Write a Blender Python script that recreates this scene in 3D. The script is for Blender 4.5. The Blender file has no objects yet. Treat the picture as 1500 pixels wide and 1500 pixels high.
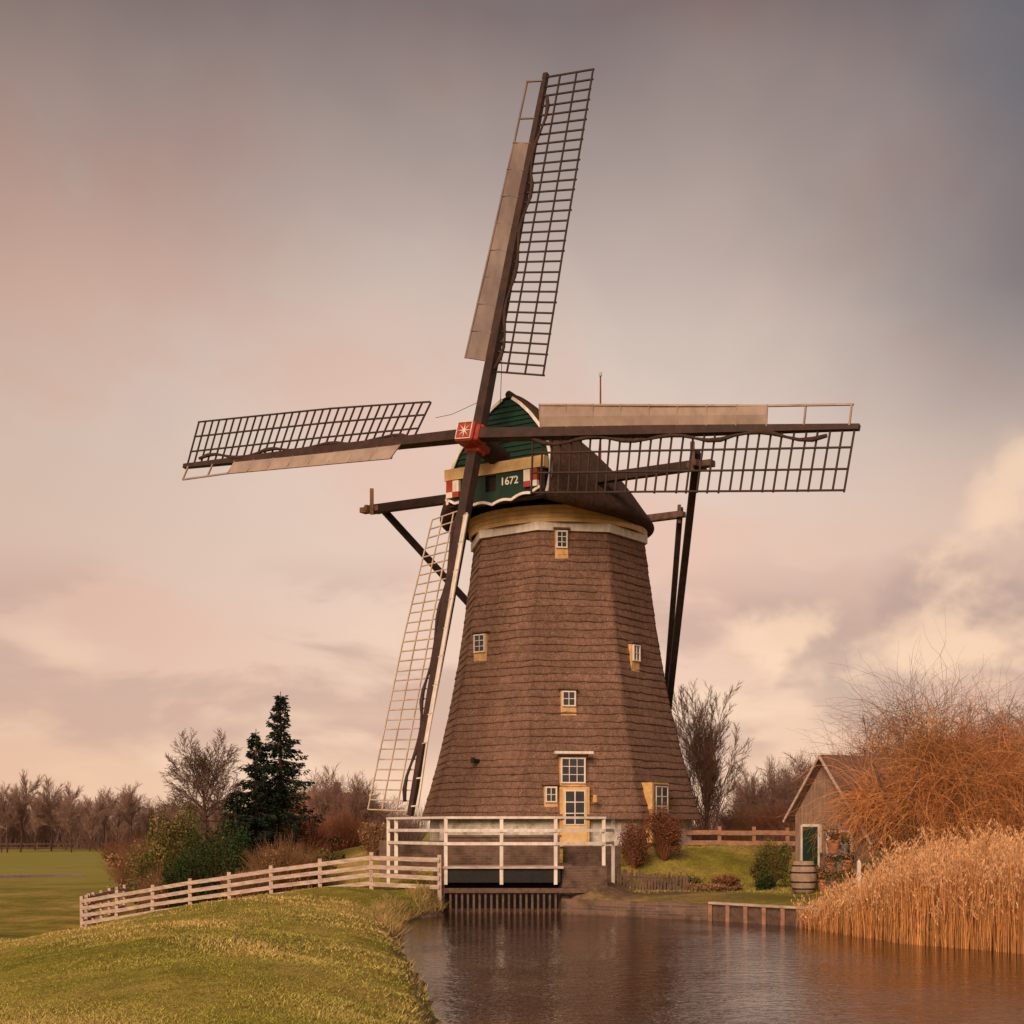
import bpy, math, random
import numpy as np
from mathutils import Vector, Matrix
F=2130.0; EYE=2.2; HY=1213.0
scene=bpy.context.scene
def at(px,py,d):
    return np.array([(px-750)*d/F, d, EYE+(HY-py)*d/F])
# ------------------------------------------------------------------ materials
def newmat(name):
    m=bpy.data.materials.new(name); m.use_nodes=True
    nt=m.node_tree; b=nt.nodes['Principled BSDF']
    return m,nt,b
def mat(name,c1,c2=None,scale=4,rough=.8,bump=0,bscale=None,stretch=(1,1,1),spec=.3,metal=0):
    m,nt,b=newmat(name)
    b.inputs['Roughness'].default_value=rough
    b.inputs['Specular IOR Level'].default_value=spec
    b.inputs['Metallic'].default_value=metal
    if c2 is None: c2=tuple(x*.72 for x in c1)
    tc=nt.nodes.new('ShaderNodeTexCoord'); mp=nt.nodes.new('ShaderNodeMapping')
    mp.inputs['Scale'].default_value=stretch
    nt.links.new(tc.outputs['Object'],mp.inputs['Vector'])
    n=nt.nodes.new('ShaderNodeTexNoise'); n.inputs['Scale'].default_value=scale; n.inputs['Detail'].default_value=4
    n.inputs['Roughness'].default_value=.65
    nt.links.new(mp.outputs[0],n.inputs['Vector'])
    r=nt.nodes.new('ShaderNodeValToRGB')
    r.color_ramp.elements[0].position=.35; r.color_ramp.elements[1].position=.65
    r.color_ramp.elements[0].color=(*c2,1); r.color_ramp.elements[1].color=(*c1,1)
    nt.links.new(n.outputs['Fac'],r.inputs['Fac']); nt.links.new(r.outputs[0],b.inputs['Base Color'])
    if bump:
        n2=nt.nodes.new('ShaderNodeTexNoise'); n2.inputs['Scale'].default_value=bscale or scale*6; n2.inputs['Detail'].default_value=3
        nt.links.new(mp.outputs[0],n2.inputs['Vector'])
        bp=nt.nodes.new('ShaderNodeBump'); bp.inputs['Strength'].default_value=bump; bp.inputs['Distance'].default_value=.03
        nt.links.new(n2.outputs['Fac'],bp.inputs['Height']); nt.links.new(bp.outputs[0],b.inputs['Normal'])
    return m
def mat_attr(name,rough=.85,trans=0.0):
    m,nt,b=newmat(name)
    a=nt.nodes.new('ShaderNodeAttribute'); a.attribute_name='Col'
    nt.links.new(a.outputs['Color'],b.inputs['Base Color'])
    b.inputs['Roughness'].default_value=rough; b.inputs['Specular IOR Level'].default_value=.12
    return m
def mat_brick(name,c1,c2,mortar,sc=1.0,bw=.22,bh=.07):
    m,nt,b=newmat(name)
    tc=nt.nodes.new('ShaderNodeTexCoord'); sp=nt.nodes.new('ShaderNodeSeparateXYZ'); cb=nt.nodes.new('ShaderNodeCombineXYZ')
    ad=nt.nodes.new('ShaderNodeMath'); ad.operation='ADD'
    nt.links.new(tc.outputs['Object'],sp.inputs[0]); nt.links.new(sp.outputs[0],ad.inputs[0]); nt.links.new(sp.outputs[1],ad.inputs[1])
    nt.links.new(ad.outputs[0],cb.inputs[0]); nt.links.new(sp.outputs[2],cb.inputs[1])
    t=nt.nodes.new('ShaderNodeTexBrick'); t.inputs['Scale'].default_value=1/sc
    t.inputs['Brick Width'].default_value=bw; t.inputs['Row Height'].default_value=bh; t.inputs['Mortar Size'].default_value=.008
    t.inputs['Color1'].default_value=(*c1,1); t.inputs['Color2'].default_value=(*c2,1); t.inputs['Mortar'].default_value=(*mortar,1)
    nt.links.new(cb.outputs[0],t.inputs['Vector'])
    n=nt.nodes.new('ShaderNodeTexNoise'); n.inputs['Scale'].default_value=3; n.inputs['Detail'].default_value=4
    mx=nt.nodes.new('ShaderNodeMix'); mx.data_type='RGBA'; mx.blend_type='MULTIPLY'; mx.inputs[0].default_value=.8
    r=nt.nodes.new('ShaderNodeValToRGB'); r.color_ramp.elements[0].color=(.35,.33,.3,1); r.color_ramp.elements[1].color=(1,1,1,1)
    r.color_ramp.elements[0].position=.3; r.color_ramp.elements[1].position=.6
    nt.links.new(tc.outputs['Object'],n.inputs['Vector']); nt.links.new(n.outputs['Fac'],r.inputs[0])
    nt.links.new(t.outputs['Color'],mx.inputs[6]); nt.links.new(r.outputs[0],mx.inputs[7])
    nt.links.new(mx.outputs[2],b.inputs['Base Color']); b.inputs['Roughness'].default_value=.9
    return m
M_white=mat('white_paint',(.80,.71,.65),(.58,.49,.43),6,.55,.15,stretch=(1,1,.3))
M_cream=mat('cream_paint',(.76,.50,.24),(.58,.37,.17),3,.6,.1)
M_yellow=mat('ochre_paint',(.70,.42,.17),(.46,.27,.11),5,.6)
M_green=mat('green_paint',(.012,.038,.023),(.008,.026,.016),5,.45,.1)
M_red=mat('red_paint',(.40,.05,.03),(.27,.035,.02),7,.5)
M_dark=mat('dark_tarred_wood',(.045,.026,.02),(.02,.012,.01),5,.7,.3,stretch=(1,1,1))
M_stock=mat('brown_stock_paint',(.060,.028,.021),(.030,.016,.013),3,.6,.2)
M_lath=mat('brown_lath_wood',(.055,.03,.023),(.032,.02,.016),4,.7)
M_lathpale=mat('lit_lath_wood',(.62,.47,.37),(.40,.29,.23),2,.7)  # same lath paint; lit tone put into this colour, backlit tone into M_lath
M_board=mat('pale_wind_board',(.43,.32,.265),(.29,.21,.175),1.2,.65,.2,stretch=(1,1,.6))
M_boardgrey=mat('shaded_wind_board',(.26,.19,.168),(.155,.112,.10),1.2,.7,.2,stretch=(1,1,.4))  # same board paint as M_board, with the upper sail's shade in the colour
M_canvas=mat('rolled_canvas',(.07,.036,.028),(.04,.02,.016),8,.9)
M_wood=mat('weathered_fence_wood',(.62,.46,.385),(.36,.25,.205),5,.85,.4,stretch=(.6,.6,3))
M_wooddk=mat('old_brown_wood',(.17,.095,.07),(.085,.05,.04),6,.85,.4)
M_woodmid=mat('reddish_fence_wood',(.40,.20,.12),(.24,.125,.08),5,.85,.3)
M_black=mat('black_tar',(.012,.01,.01),(.006,.005,.005),4,.6,.2)
M_glass=mat('window_glass',(.03,.035,.04),(.012,.014,.018),2,.08,spec=.6)
M_barrel=mat('barrel_oak',(.40,.26,.18),(.24,.16,.11),5,.7,.3)
M_iron=mat('dark_iron',(.03,.028,.028),None,5,.5,metal=.5)
M_terra=mat('terracotta',(.42,.17,.085),(.24,.10,.055),6,.8)
M_zinc=mat('zinc_grey',(.30,.26,.25),(.16,.14,.13),6,.5,metal=.4)
M_farroof=mat('far_red_roof',(.30,.12,.085),(.2,.085,.06),3,.85)
M_tile=mat('roof_tiles',(.24,.12,.085),(.12,.065,.05),5,.8,.5,bscale=12)
M_shed=mat('shed_boards',(.36,.225,.165),(.20,.125,.095),4,.85,.4,stretch=(4,4,.4))
M_bark=mat('bark',(.13,.072,.056),(.065,.038,.03),6,.9,.4)
M_fol=mat_attr('foliage'); M_grassblade=mat_attr('grass_blade')
M_brick=mat_brick('brown_brick',(.21,.11,.075),(.13,.072,.05),(.18,.135,.11))
M_plinth=mat_brick('whitewashed_brick',(.70,.63,.58),(.58,.52,.48),(.45,.39,.35))
M_farwall=mat_brick('red_brick',(.25,.09,.06),(.2,.07,.05),(.2,.15,.12))

def mat_thatch(name,ca,cb,cc,band=0):
    m,nt,b=newmat(name); L=nt.links
    tc=nt.nodes.new('ShaderNodeTexCoord')
    def noise(scale,st,det=5):
        mp=nt.nodes.new('ShaderNodeMapping'); mp.inputs['Scale'].default_value=st
        L.new(tc.outputs['Object'],mp.inputs[0])
        n=nt.nodes.new('ShaderNodeTexNoise'); n.inputs['Scale'].default_value=scale; n.inputs['Detail'].default_value=det; n.inputs['Roughness'].default_value=.7
        L.new(mp.outputs[0],n.inputs[0]); return n
    n1=noise(.6,(1,1,.5),4); n2=noise(6,(1,1,.8)); n3=noise(26,(1,1,1.0),4)
    r=nt.nodes.new('ShaderNodeValToRGB'); e=r.color_ramp.elements
    e[0].position=.3; e[0].color=(*ca,1); e[1].position=.7; e[1].color=(*cb,1)
    L.new(n1.outputs[0],r.inputs[0])
    r2=nt.nodes.new('ShaderNodeValToRGB'); e=r2.color_ramp.elements
    e[0].position=.3; e[0].color=(.62,.60,.58,1); e[1].position=.68; e[1].color=(1.28,1.26,1.24,1)
    L.new(n2.outputs[0],r2.inputs[0])
    mx=nt.nodes.new('ShaderNodeMix'); mx.data_type='RGBA'; mx.blend_type='MULTIPLY'; mx.inputs[0].default_value=.8
    L.new(r.outputs[0],mx.inputs[6]); L.new(r2.outputs[0],mx.inputs[7])
    r3=nt.nodes.new('ShaderNodeValToRGB'); e=r3.color_ramp.elements
    e[0].position=.36; e[0].color=(.40,.38,.37,1); e[1].position=.64; e[1].color=(1.58,1.54,1.5,1)
    L.new(n3.outputs[0],r3.inputs[0])
    mx2=nt.nodes.new('ShaderNodeMix'); mx2.data_type='RGBA'; mx2.blend_type='MULTIPLY'; mx2.inputs[0].default_value=.88
    L.new(mx.outputs[2],mx2.inputs[6]); L.new(r3.outputs[0],mx2.inputs[7])
    at_=nt.nodes.new('ShaderNodeAttribute'); at_.attribute_name='Col'
    mx3=nt.nodes.new('ShaderNodeMix'); mx3.data_type='RGBA'; mx3.blend_type='MULTIPLY'; mx3.inputs[0].default_value=cc
    L.new(mx2.outputs[2],mx3.inputs[6]); L.new(at_.outputs['Color'],mx3.inputs[7])
    L.new(mx3.outputs[2],b.inputs['Base Color'])
    ad=nt.nodes.new('ShaderNodeMath'); ad.operation='ADD'; L.new(n2.outputs[0],ad.inputs[0]); L.new(n3.outputs[0],ad.inputs[1])
    src=ad.outputs[0]
    if band:
        mpb=nt.nodes.new('ShaderNodeMapping'); L.new(tc.outputs['Object'],mpb.inputs[0])
        wv=nt.nodes.new('ShaderNodeTexWave'); wv.bands_direction='Z'; wv.wave_profile='SAW'; wv.inputs['Scale'].default_value=band; wv.inputs['Distortion'].default_value=1.2; wv.inputs['Detail'].default_value=2; wv.inputs['Detail Scale'].default_value=2
        L.new(mpb.outputs[0],wv.inputs[0])
        a2=nt.nodes.new('ShaderNodeMath'); a2.operation='MULTIPLY_ADD'; L.new(wv.outputs['Fac'],a2.inputs[0]); a2.inputs[1].default_value=1.2; L.new(src,a2.inputs[2]); src=a2.outputs[0]
    bp=nt.nodes.new('ShaderNodeBump'); bp.inputs['Strength'].default_value=.85; bp.inputs['Distance'].default_value=.045
    L.new(src,bp.inputs['Height']); L.new(bp.outputs[0],b.inputs['Normal'])
    b.inputs['Roughness'].default_value=.95; b.inputs['Specular IOR Level'].default_value=.1
    return m
M_thatch=mat_thatch('reed_thatch',(.180,.106,.082),(.260,.152,.114),1.0)
M_thatchcap=mat_thatch('dark_cap_thatch',(.062,.037,.030),(.105,.060,.047),0.0,band=.75)

# ------------------------------------------------------------------ mesh helpers
ORG={}
def V(a): return np.array(a,float)
def nrm(a):
    a=V(a); return a/np.linalg.norm(a)
class MB:
    def __init__(s): s.v=[];s.f=[];s.m=[]
    def add(s,vs,fs,mi=0):
        o=len(s.v); s.v+= [tuple(map(float,x)) for x in vs]
        for f in fs: s.f.append([i+o for i in f]); s.m.append(mi)
    def box(s,c,X,Y,Z,mi=0):
        c,X,Y,Z=V(c),V(X),V(Y),V(Z)
        if np.dot(np.cross(X,Y),Z)<0: X=-X
        vs=[c+a*X+b*Y+d*Z for a in(-1,1) for b in(-1,1) for d in(-1,1)]
        s.add(vs,[[0,1,3,2],[4,6,7,5],[0,4,5,1],[2,3,7,6],[0,2,6,4],[1,5,7,3]],mi)
    def abox(s,c,sz,mi=0): s.box(c,(sz[0]/2,0,0),(0,sz[1]/2,0),(0,0,sz[2]/2),mi)
    def beam(s,p,q,w,h,up=(0,0,1),w2=None,h2=None,mi=0):
        p,q=V(p),V(q); d=nrm(q-p); up=V(up)
        if abs(np.dot(d,nrm(up)))>.98: up=V((0,1,0))
        X=nrm(np.cross(d,up)); Y=np.cross(X,d)
        w2=w if w2 is None else w2; h2=h if h2 is None else h2
        vs=[]
        for P,a,b in((p,w/2,h/2),(q,w2/2,h2/2)):
            vs+=[P-X*a-Y*b,P+X*a-Y*b,P+X*a+Y*b,P-X*a+Y*b]
        s.add(vs,[[0,1,2,3],[7,6,5,4],[0,4,5,1],[1,5,6,2],[2,6,7,3],[3,7,4,0]],mi)
    def tube(s,pts,rad,n=8,mi=0,cap=True):
        pts=[V(p) for p in pts]; vs=[];K=len(pts)
        ref=V((.3,.2,.93))
        for k in range(K):
            d=nrm(pts[min(k+1,K-1)]-pts[max(k-1,0)])
            if abs(np.dot(d,ref))>.95: ref=V((.9,.3,.1))
            X=nrm(np.cross(d,ref)); Y=np.cross(d,X)
            for j in range(n):
                a=2*math.pi*j/n; vs.append(pts[k]+rad[k]*(math.cos(a)*X+math.sin(a)*Y))
        fs=[[k*n+j,k*n+(j+1)%n,(k+1)*n+(j+1)%n,(k+1)*n+j] for k in range(K-1) for j in range(n)]
        if cap: fs+=[list(range(n))[::-1],[(K-1)*n+j for j in range(n)]]
        s.add(vs,fs,mi)
    def poly(s,vs,mi=0): s.add(vs,[list(range(len(vs)))],mi)
def link(ob): scene.collection.objects.link(ob)
def props(ob,label=None,cat=None,group=None,kind=None):
    if label: ob['label']=label
    if cat: ob['category']=cat
    if group: ob['group']=group
    if kind: ob['kind']=kind
def thing(name,loc,label,cat,group=None):
    e=bpy.data.objects.new(name,None); e.location=loc; e.empty_display_size=.3; link(e); ORG[e.name]=V(loc); props(e,label,cat,group); return e
def mk(mb,name,mats,parent=None,origin=(0,0,0),smooth=False,bevel=0,**kw):
    if not isinstance(mats,(list,tuple)): mats=[mats]
    o=ORG[parent.name] if parent is not None else V(origin)
    me=bpy.data.meshes.new(name)
    me.from_pydata([tuple(V(v)-o) for v in mb.v],[],mb.f)
    for m in mats: me.materials.append(m)
    me.polygons.foreach_set('material_index',mb.m)
    if smooth: me.polygons.foreach_set('use_smooth',[True]*len(me.polygons))
    me.update()
    ob=bpy.data.objects.new(name,me); link(ob)
    if parent is not None: ob.parent=parent; ORG[ob.name]=o
    else: ob.location=o; ORG[ob.name]=o
    if bevel:
        b=ob.modifiers.new('b','BEVEL'); b.width=bevel; b.segments=1
    props(ob,**kw); return ob
def npobj(name,verts,faces,mat_,cols=None,parent=None,origin=(0,0,0),smooth=False,**kw):
    o=ORG[parent.name] if parent is not None else V(origin)
    verts=np.asarray(verts,float)-o; faces=np.asarray(faces,np.int32); k=faces.shape[1]
    me=bpy.data.meshes.new(name)
    me.vertices.add(len(verts)); me.vertices.foreach_set('co',verts.astype(np.float32).ravel())
    me.loops.add(faces.size); me.loops.foreach_set('vertex_index',faces.ravel())
    me.polygons.add(len(faces)); me.polygons.foreach_set('loop_start',np.arange(0,faces.size,k,dtype=np.int32))
    if smooth: me.polygons.foreach_set('use_smooth',np.ones(len(faces),bool))
    me.update(calc_edges=True); me.validate()
    if cols is not None:
        ca=me.color_attributes.new('Col','FLOAT_COLOR','POINT')
        c=np.ones((len(verts),4),np.float32); c[:,:3]=cols; ca.data.foreach_set('color',c.ravel())
    me.materials.append(mat_)
    ob=bpy.data.objects.new(name,me); link(ob)
    if parent is not None: ob.parent=parent
    else: ob.location=o
    ORG[ob.name]=o
    props(ob,**kw); return ob
def copything(ob,loc,rotz=0,sc=1.0,label=None):
    c=ob.copy(); scene.collection.objects.link(c)
    c.location=loc; c.rotation_euler=(0,0,rotz); c.scale=(sc,sc,sc)
    if label: c['label']=label
    for ch in ob.children:
        cc=ch.copy(); scene.collection.objects.link(cc); cc.parent=c
    return c
def prisms(P,R,rng,n=3):
    P=np.asarray(P,float); R=np.asarray(R,float); N,K,_=P.shape
    T=np.empty_like(P); T[:,1:-1]=P[:,2:]-P[:,:-2]; T[:,0]=P[:,1]-P[:,0]; T[:,-1]=P[:,-1]-P[:,-2]
    T/=np.linalg.norm(T,axis=2,keepdims=True)+1e-9
    ref=rng.normal(size=(N,1,3)); ref/=np.linalg.norm(ref,axis=2,keepdims=True)
    X=np.cross(T,ref); X/=np.linalg.norm(X,axis=2,keepdims=True)+1e-9
    Y=np.cross(T,X)
    a=np.arange(n)*2*np.pi/n
    vs=P[:,:,None]+R[:,:,None,None]*(np.cos(a)[None,None,:,None]*X[:,:,None]+np.sin(a)[None,None,:,None]*Y[:,:,None])
    idx=np.arange(N*K*n).reshape(N,K,n)
    f=np.stack([idx[:,:-1],np.roll(idx,-1,2)[:,:-1],np.roll(idx,-1,2)[:,1:],idx[:,1:]],-1).reshape(-1,4)
    return vs.reshape(-1,3),f
def quads(C,size,rng,asp=.6):
    N=len(C); a=rng.normal(size=(N,3)); a/=np.linalg.norm(a,axis=1,keepdims=True)
    b=rng.normal(size=(N,3)); b=np.cross(a,b); b/=np.linalg.norm(b,axis=1,keepdims=True)
    s=(np.asarray(size)*np.ones(N))[:,None]/2
    vs=np.stack([C-a*s,C+b*s*asp,C+a*s,C-b*s*asp],1).reshape(-1,3)
    return vs,np.arange(N*4).reshape(N,4)
# ------------------------------------------------------------------ terrain
canal=np.array([(1.15,0),(.15,8),(-.77,16.3),(-1.2,20.5),(-1.80,25),(-2.30,30),(-2.55,33),(-2.3,35.3),(-1.7,36.6),(-1.68,38.2),(1.22,38.2),(1.22,37.2),(2.6,36.2),(4.8,34.8),(6.2,33.0),(7.6,31.4),(9.8,28.5),(13,26),(18,22),(26,10),(40,-8),(40,-25),(6,-25),(3,-10)],float)
def sdist(x,y):
    x=np.asarray(x,float);y=np.asarray(y,float)
    d=np.full(x.shape,1e9); ins=np.zeros(x.shape,bool); n=len(canal)
    for i in range(n):
        a=canal[i];b=canal[(i+1)%n]; e=b-a; wx=x-a[0];wy=y-a[1]
        t=np.clip((wx*e[0]+wy*e[1])/(e@e),0,1)
        d=np.minimum(d,np.hypot(wx-t*e[0],wy-t*e[1]))
        c=((a[1]>y)!=(b[1]>y)); xi=a[0]+(y-a[1])/(b[1]-a[1]+1e-12)*(b[0]-a[0])
        ins^=c&(x<xi)
    return np.where(ins,-d,d)
def ss(x,a,b):
    t=np.clip((x-a)/(b-a),0,1); return t*t*(3-2*t)
MC=V((1.75,55.5))
def H(x,y):
    x=np.asarray(x,float);y=np.asarray(y,float)
    s=sdist(x,y); sp=np.maximum(s,0)
    s_=np.maximum(sp+.12*np.sin(y*1.7+x)+.08*np.sin(y*3.9-x*2),0)*np.clip(sp*3,0,1)
    w=np.interp(s_,[0,.4,1.1,2.2,3,4,5.5,7,8.5,10,13],[0,.28,.50,.63,.62,.53,.28,-.02,-.35,-.65,-1])
    e=np.interp(sp,[0,.3,1.2],[0,.35,.48]); ef=ss(x,1.2,4.0)*(1-ss(y,80,130))
    h=w*(1-ef)+e*ef
    base=-1.0
    dm=np.hypot(x-MC[0],y-MC[1]); md=-1+2.5*(1-ss(dm,7.2,15.0))
    a=V((-.2,39.5));b=V((1.75,55)); ev=b-a; t=np.clip(((x-a[0])*ev[0]+(y-a[1])*ev[1])/(ev@ev),0,1)
    dc=np.hypot(x-a[0]-t*ev[0],y-a[1]-t*ev[1]); cw=1.15-.27*np.maximum(0,dc-1.6)**1.35
    h2=np.maximum(md,cw)
    k=.25; q=np.clip(.5+.5*(h2-h)/k,0,1); h=h*(1-q)+h2*q+k*q*(1-q)*.6
    h=np.maximum(h,base-.02)
    h=np.minimum(h,.02+sp*1.25)
    h+=(.03*np.sin(x*1.3+y*.7)+.025*np.sin(x*.6-y*1.1+2)+.012*np.sin(x*3.1+y*2.3))*ss(sp,0,1.5)*(1-.95*ss(y,60,85))
    h=np.where(s<0,np.maximum(-.9,s*1.2-.05),h)
    return h
def Hz(x,y): return float(H(np.array([x]),np.array([y]))[0])
def axis(lo,hi,step,far,g=1.22):
    a=list(np.arange(lo,hi+1e-6,step)); s=step; v=hi
    while v<far: s*=g; v+=s; a.append(v)
    s=step; v=lo; b=[]
    while v>-far: s*=g; v-=s; b.append(v)
    return np.array(b[::-1]+a)
xs=axis(-18,18,.2,2500); ys=axis(-4,64,.25,3500)
XX,YY=np.meshgrid(xs,ys); ZZ=H(XX,YY)
nx,ny=len(xs),len(ys); idx=np.arange(nx*ny).reshape(ny,nx)
fc=np.stack([idx[:-1,:-1],idx[:-1,1:],idx[1:,1:],idx[1:,:-1]],-1).reshape(-1,4)
S_=sdist(XX,YY)
soil=np.clip(1-ss(S_,.1,.45),0,1)
soil=np.maximum(soil,(1-ss(np.hypot((XX-3.0)/2.4,(YY-38.2)/1.5),.7,1.2))*.95)
soil=np.maximum(soil,(1-ss(np.hypot((XX-6.5)/3.5,(YY-36.2)/.8),.6,1.3))*.5)
soil=np.maximum(soil,(1-ss(np.hypot((XX-9.2)/1.8,(YY-40.5)/1.6),.6,1.3))*.7)
far=ss(YY,55,110)
cols=np.stack([soil.ravel(),far.ravel(),0*soil.ravel()],1)
Mg,nt,b=newmat('grass_ground'); L=nt.links
def nn(t,**k):
    n=nt.nodes.new(t)
    for a,v in k.items(): setattr(n,a,v)
    return n
tc=nn('ShaderNodeTexCoord')
def noise(scale,det=4,st=(1,1,1)):
    mp=nn('ShaderNodeMapping'); mp.inputs['Scale'].default_value=st; L.new(tc.outputs['Object'],mp.inputs[0])
    n=nn('ShaderNodeTexNoise'); n.inputs['Scale'].default_value=scale; n.inputs['Detail'].default_value=det; n.inputs['Roughness'].default_value=.65; L.new(mp.outputs[0],n.inputs[0]); return n
def ramp(src,stops):
    r=nn('ShaderNodeValToRGB'); e=r.color_ramp.elements
    while len(e)<len(stops): e.new(.5)
    for i,(p,c) in enumerate(stops): e[i].position=p; e[i].color=(*c,1)
    L.new(src,r.inputs[0]); return r
def mixc(f,a,bb,bt='MIX'):
    m=nn('ShaderNodeMix',data_type='RGBA',blend_type=bt)
    if hasattr(f,'default_value') and not isinstance(f,float): L.new(f,m.inputs[0])
    else: m.inputs[0].default_value=f
    L.new(a,m.inputs[6]); L.new(bb,m.inputs[7]); return m
g1=ramp(noise(.22,7).outputs[0],[(.34,(.175,.170,.030)),(.48,(.285,.240,.050)),(.62,(.47,.33,.12))])
g2=ramp(noise(14).outputs[0],[(.3,(.5,.5,.45)),(.7,(1.4,1.35,1.3))])
g3=ramp(noise(1.6).outputs[0],[(.3,(.58,.62,.52)),(.7,(1.35,1.22,1.15))])
gm=mixc(.85,g1.outputs[0],g2.outputs[0],'MULTIPLY'); gm2=mixc(.85,gm.outputs[2],g3.outputs[0],'MULTIPLY')
gfar=ramp(noise(.035,5).outputs[0],[(.3,(.275,.255,.050)),(.7,(.37,.29,.08))])
so=ramp(noise(5).outputs[0],[(.3,(.09,.052,.035)),(.7,(.26,.16,.11))])
at_=nn('ShaderNodeAttribute'); at_.attribute_name='Col'; sep=nn('ShaderNodeSeparateColor'); L.new(at_.outputs['Color'],sep.inputs[0])
gq=mixc(sep.outputs[1],gm2.outputs[2],gfar.outputs[0])
gf=mixc(sep.outputs[0],gq.outputs[2],so.outputs[0])
L.new(gf.outputs[2],b.inputs['Base Color']); b.inputs['Roughness'].default_value=.95; b.inputs['Specular IOR Level'].default_value=.05
bp=nn('ShaderNodeBump'); bp.inputs['Strength'].default_value=.8; bp.inputs['Distance'].default_value=.05
L.new(noise(18).outputs[0],bp.inputs['Height']); L.new(bp.outputs[0],b.inputs['Normal'])
npobj('ground',np.stack([XX.ravel(),YY.ravel(),ZZ.ravel()],1),fc,Mg,cols,smooth=True,kind='structure')
# ------------------------------------------------------------------ water
Mw,nt,b=newmat('canal_water'); L=nt.links
tc=nn('ShaderNodeTexCoord')
b.inputs['Base Color'].default_value=(.022,.008,.006,1); b.inputs['Roughness'].default_value=.03; b.inputs['IOR'].default_value=1.34
b.inputs['Specular Tint'].default_value=(1,.91,.87,1)
n1=noise(2.6,3,(1,1.5,1)); n2=noise(9,2,(1,1.2,1)); n0=noise(.35,3,(1,1.0,1))
ad=nn('ShaderNodeMath',operation='MULTIPLY_ADD'); L.new(n2.outputs[0],ad.inputs[0]); ad.inputs[1].default_value=.38; L.new(n1.outputs[0],ad.inputs[2])
bp=nn('ShaderNodeBump'); bp.inputs['Distance'].default_value=.09
mr=nn('ShaderNodeMapRange'); mr.interpolation_type='SMOOTHSTEP'; mr.inputs[1].default_value=.40; mr.inputs[2].default_value=.62; mr.inputs[3].default_value=.16; mr.inputs[4].default_value=.34; L.new(n0.outputs[0],mr.inputs[0]); L.new(mr.outputs[0],bp.inputs['Strength'])
L.new(ad.outputs[0],bp.inputs['Height']); L.new(bp.outputs[0],b.inputs['Normal'])
wm=MB(); 
outer=[]
N=len(canal)
for i in range(N):
    p=canal[i]; a=canal[i-1]; c=canal[(i+1)%N]
    t1=nrm(p-a); t2=nrm(c-p); nn_=V((-(t1+t2)[1],(t1+t2)[0])); nn_=nn_/ (np.linalg.norm(nn_)+1e-9)
    outer.append(p+nn_*.12)
wm.poly([(p[0],p[1],0) for p in outer])
w=mk(wm,'water',Mw,kind='structure')
if w.data.polygons[0].normal.z<0: w.data.flip_normals()
dm=MB(); dm.poly([(x,y,-.96) for x,y in [(-70,84),(-45,86),(-34,89),(-28.5,97),(-29.5,100),(-36,96),(-46,92),(-70,90)]])
mk(dm,'ditch_water',Mw,kind='structure')

# ------------------------------------------------------------------ windmill
mill=thing('windmill',(1.75,55.5,1.5),'brown thatched octagonal windmill with four lattice sails on a mound','windmill')
zt=[2.45,3.4,4.4,5.6,7.0,8.4,9.8,11.5,13.2]; rt=[5.50,5.18,4.88,4.57,4.25,3.98,3.76,3.52,3.29]
def rad(z): return float(np.interp(z,zt,rt))
C3=V((1.75,55.5,0))
V0=14.0
def octr(al,r,soft=1.0):
    a=((al-V0)%45)-22.5
    k=math.cos(math.radians(22.5))/math.cos(math.radians(a))
    return r*min(k,soft)
rng=np.random.default_rng(3)
rows=39; z0=2.5; z1=13.15; seg=8*30
zr=np.cumsum(np.r_[0,rng.uniform(.88,1.12,rows)]); zr=z0+(z1-z0)*zr/zr[-1]
vs=[];fs=[];cl=[]
ph=rng.uniform(0,6.28,(rows+1,6))
jit=rng.normal(size=(rows+1,seg))
jit=(jit+np.roll(jit,1,1)+np.roll(jit,-1,1))/3
def wob(k,i):
    p=ph[k]; a=2*math.pi*i/seg
    return .012*math.sin(5*a+p[0])+.009*math.sin(13*a+p[1])+.007*math.sin(29*a+p[2])+.014*jit[k,i]
def wmul(k,i):
    p=ph[k]; a=2*math.pi*i/seg
    return max(.15,.80+.35*math.sin(4*a+p[3])+.25*math.sin(9*a+p[4]))
nper=5
for k in range(rows):
    zb=zr[k]; zu=zr[k+1]+.02
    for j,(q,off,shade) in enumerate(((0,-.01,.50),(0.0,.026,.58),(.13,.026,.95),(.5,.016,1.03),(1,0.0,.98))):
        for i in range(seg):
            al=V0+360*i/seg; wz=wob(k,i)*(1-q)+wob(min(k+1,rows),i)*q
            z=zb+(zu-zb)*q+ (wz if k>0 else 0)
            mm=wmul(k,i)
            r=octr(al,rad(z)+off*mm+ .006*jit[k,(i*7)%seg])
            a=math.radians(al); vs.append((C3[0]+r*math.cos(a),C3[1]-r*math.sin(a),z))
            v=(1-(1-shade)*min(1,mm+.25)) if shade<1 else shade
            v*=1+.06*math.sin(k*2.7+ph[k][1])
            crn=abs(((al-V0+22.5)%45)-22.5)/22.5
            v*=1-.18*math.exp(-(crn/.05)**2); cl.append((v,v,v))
for k in range(rows):
    for j in range(nper-1):
        o=(k*nper+j)*seg
        for i in range(seg): fs.append((o+i,o+seg+i,o+seg+(i+1)%seg,o+(i+1)%seg))
npobj('thatched_wall',vs,fs,M_thatch,cl,parent=mill)
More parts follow.
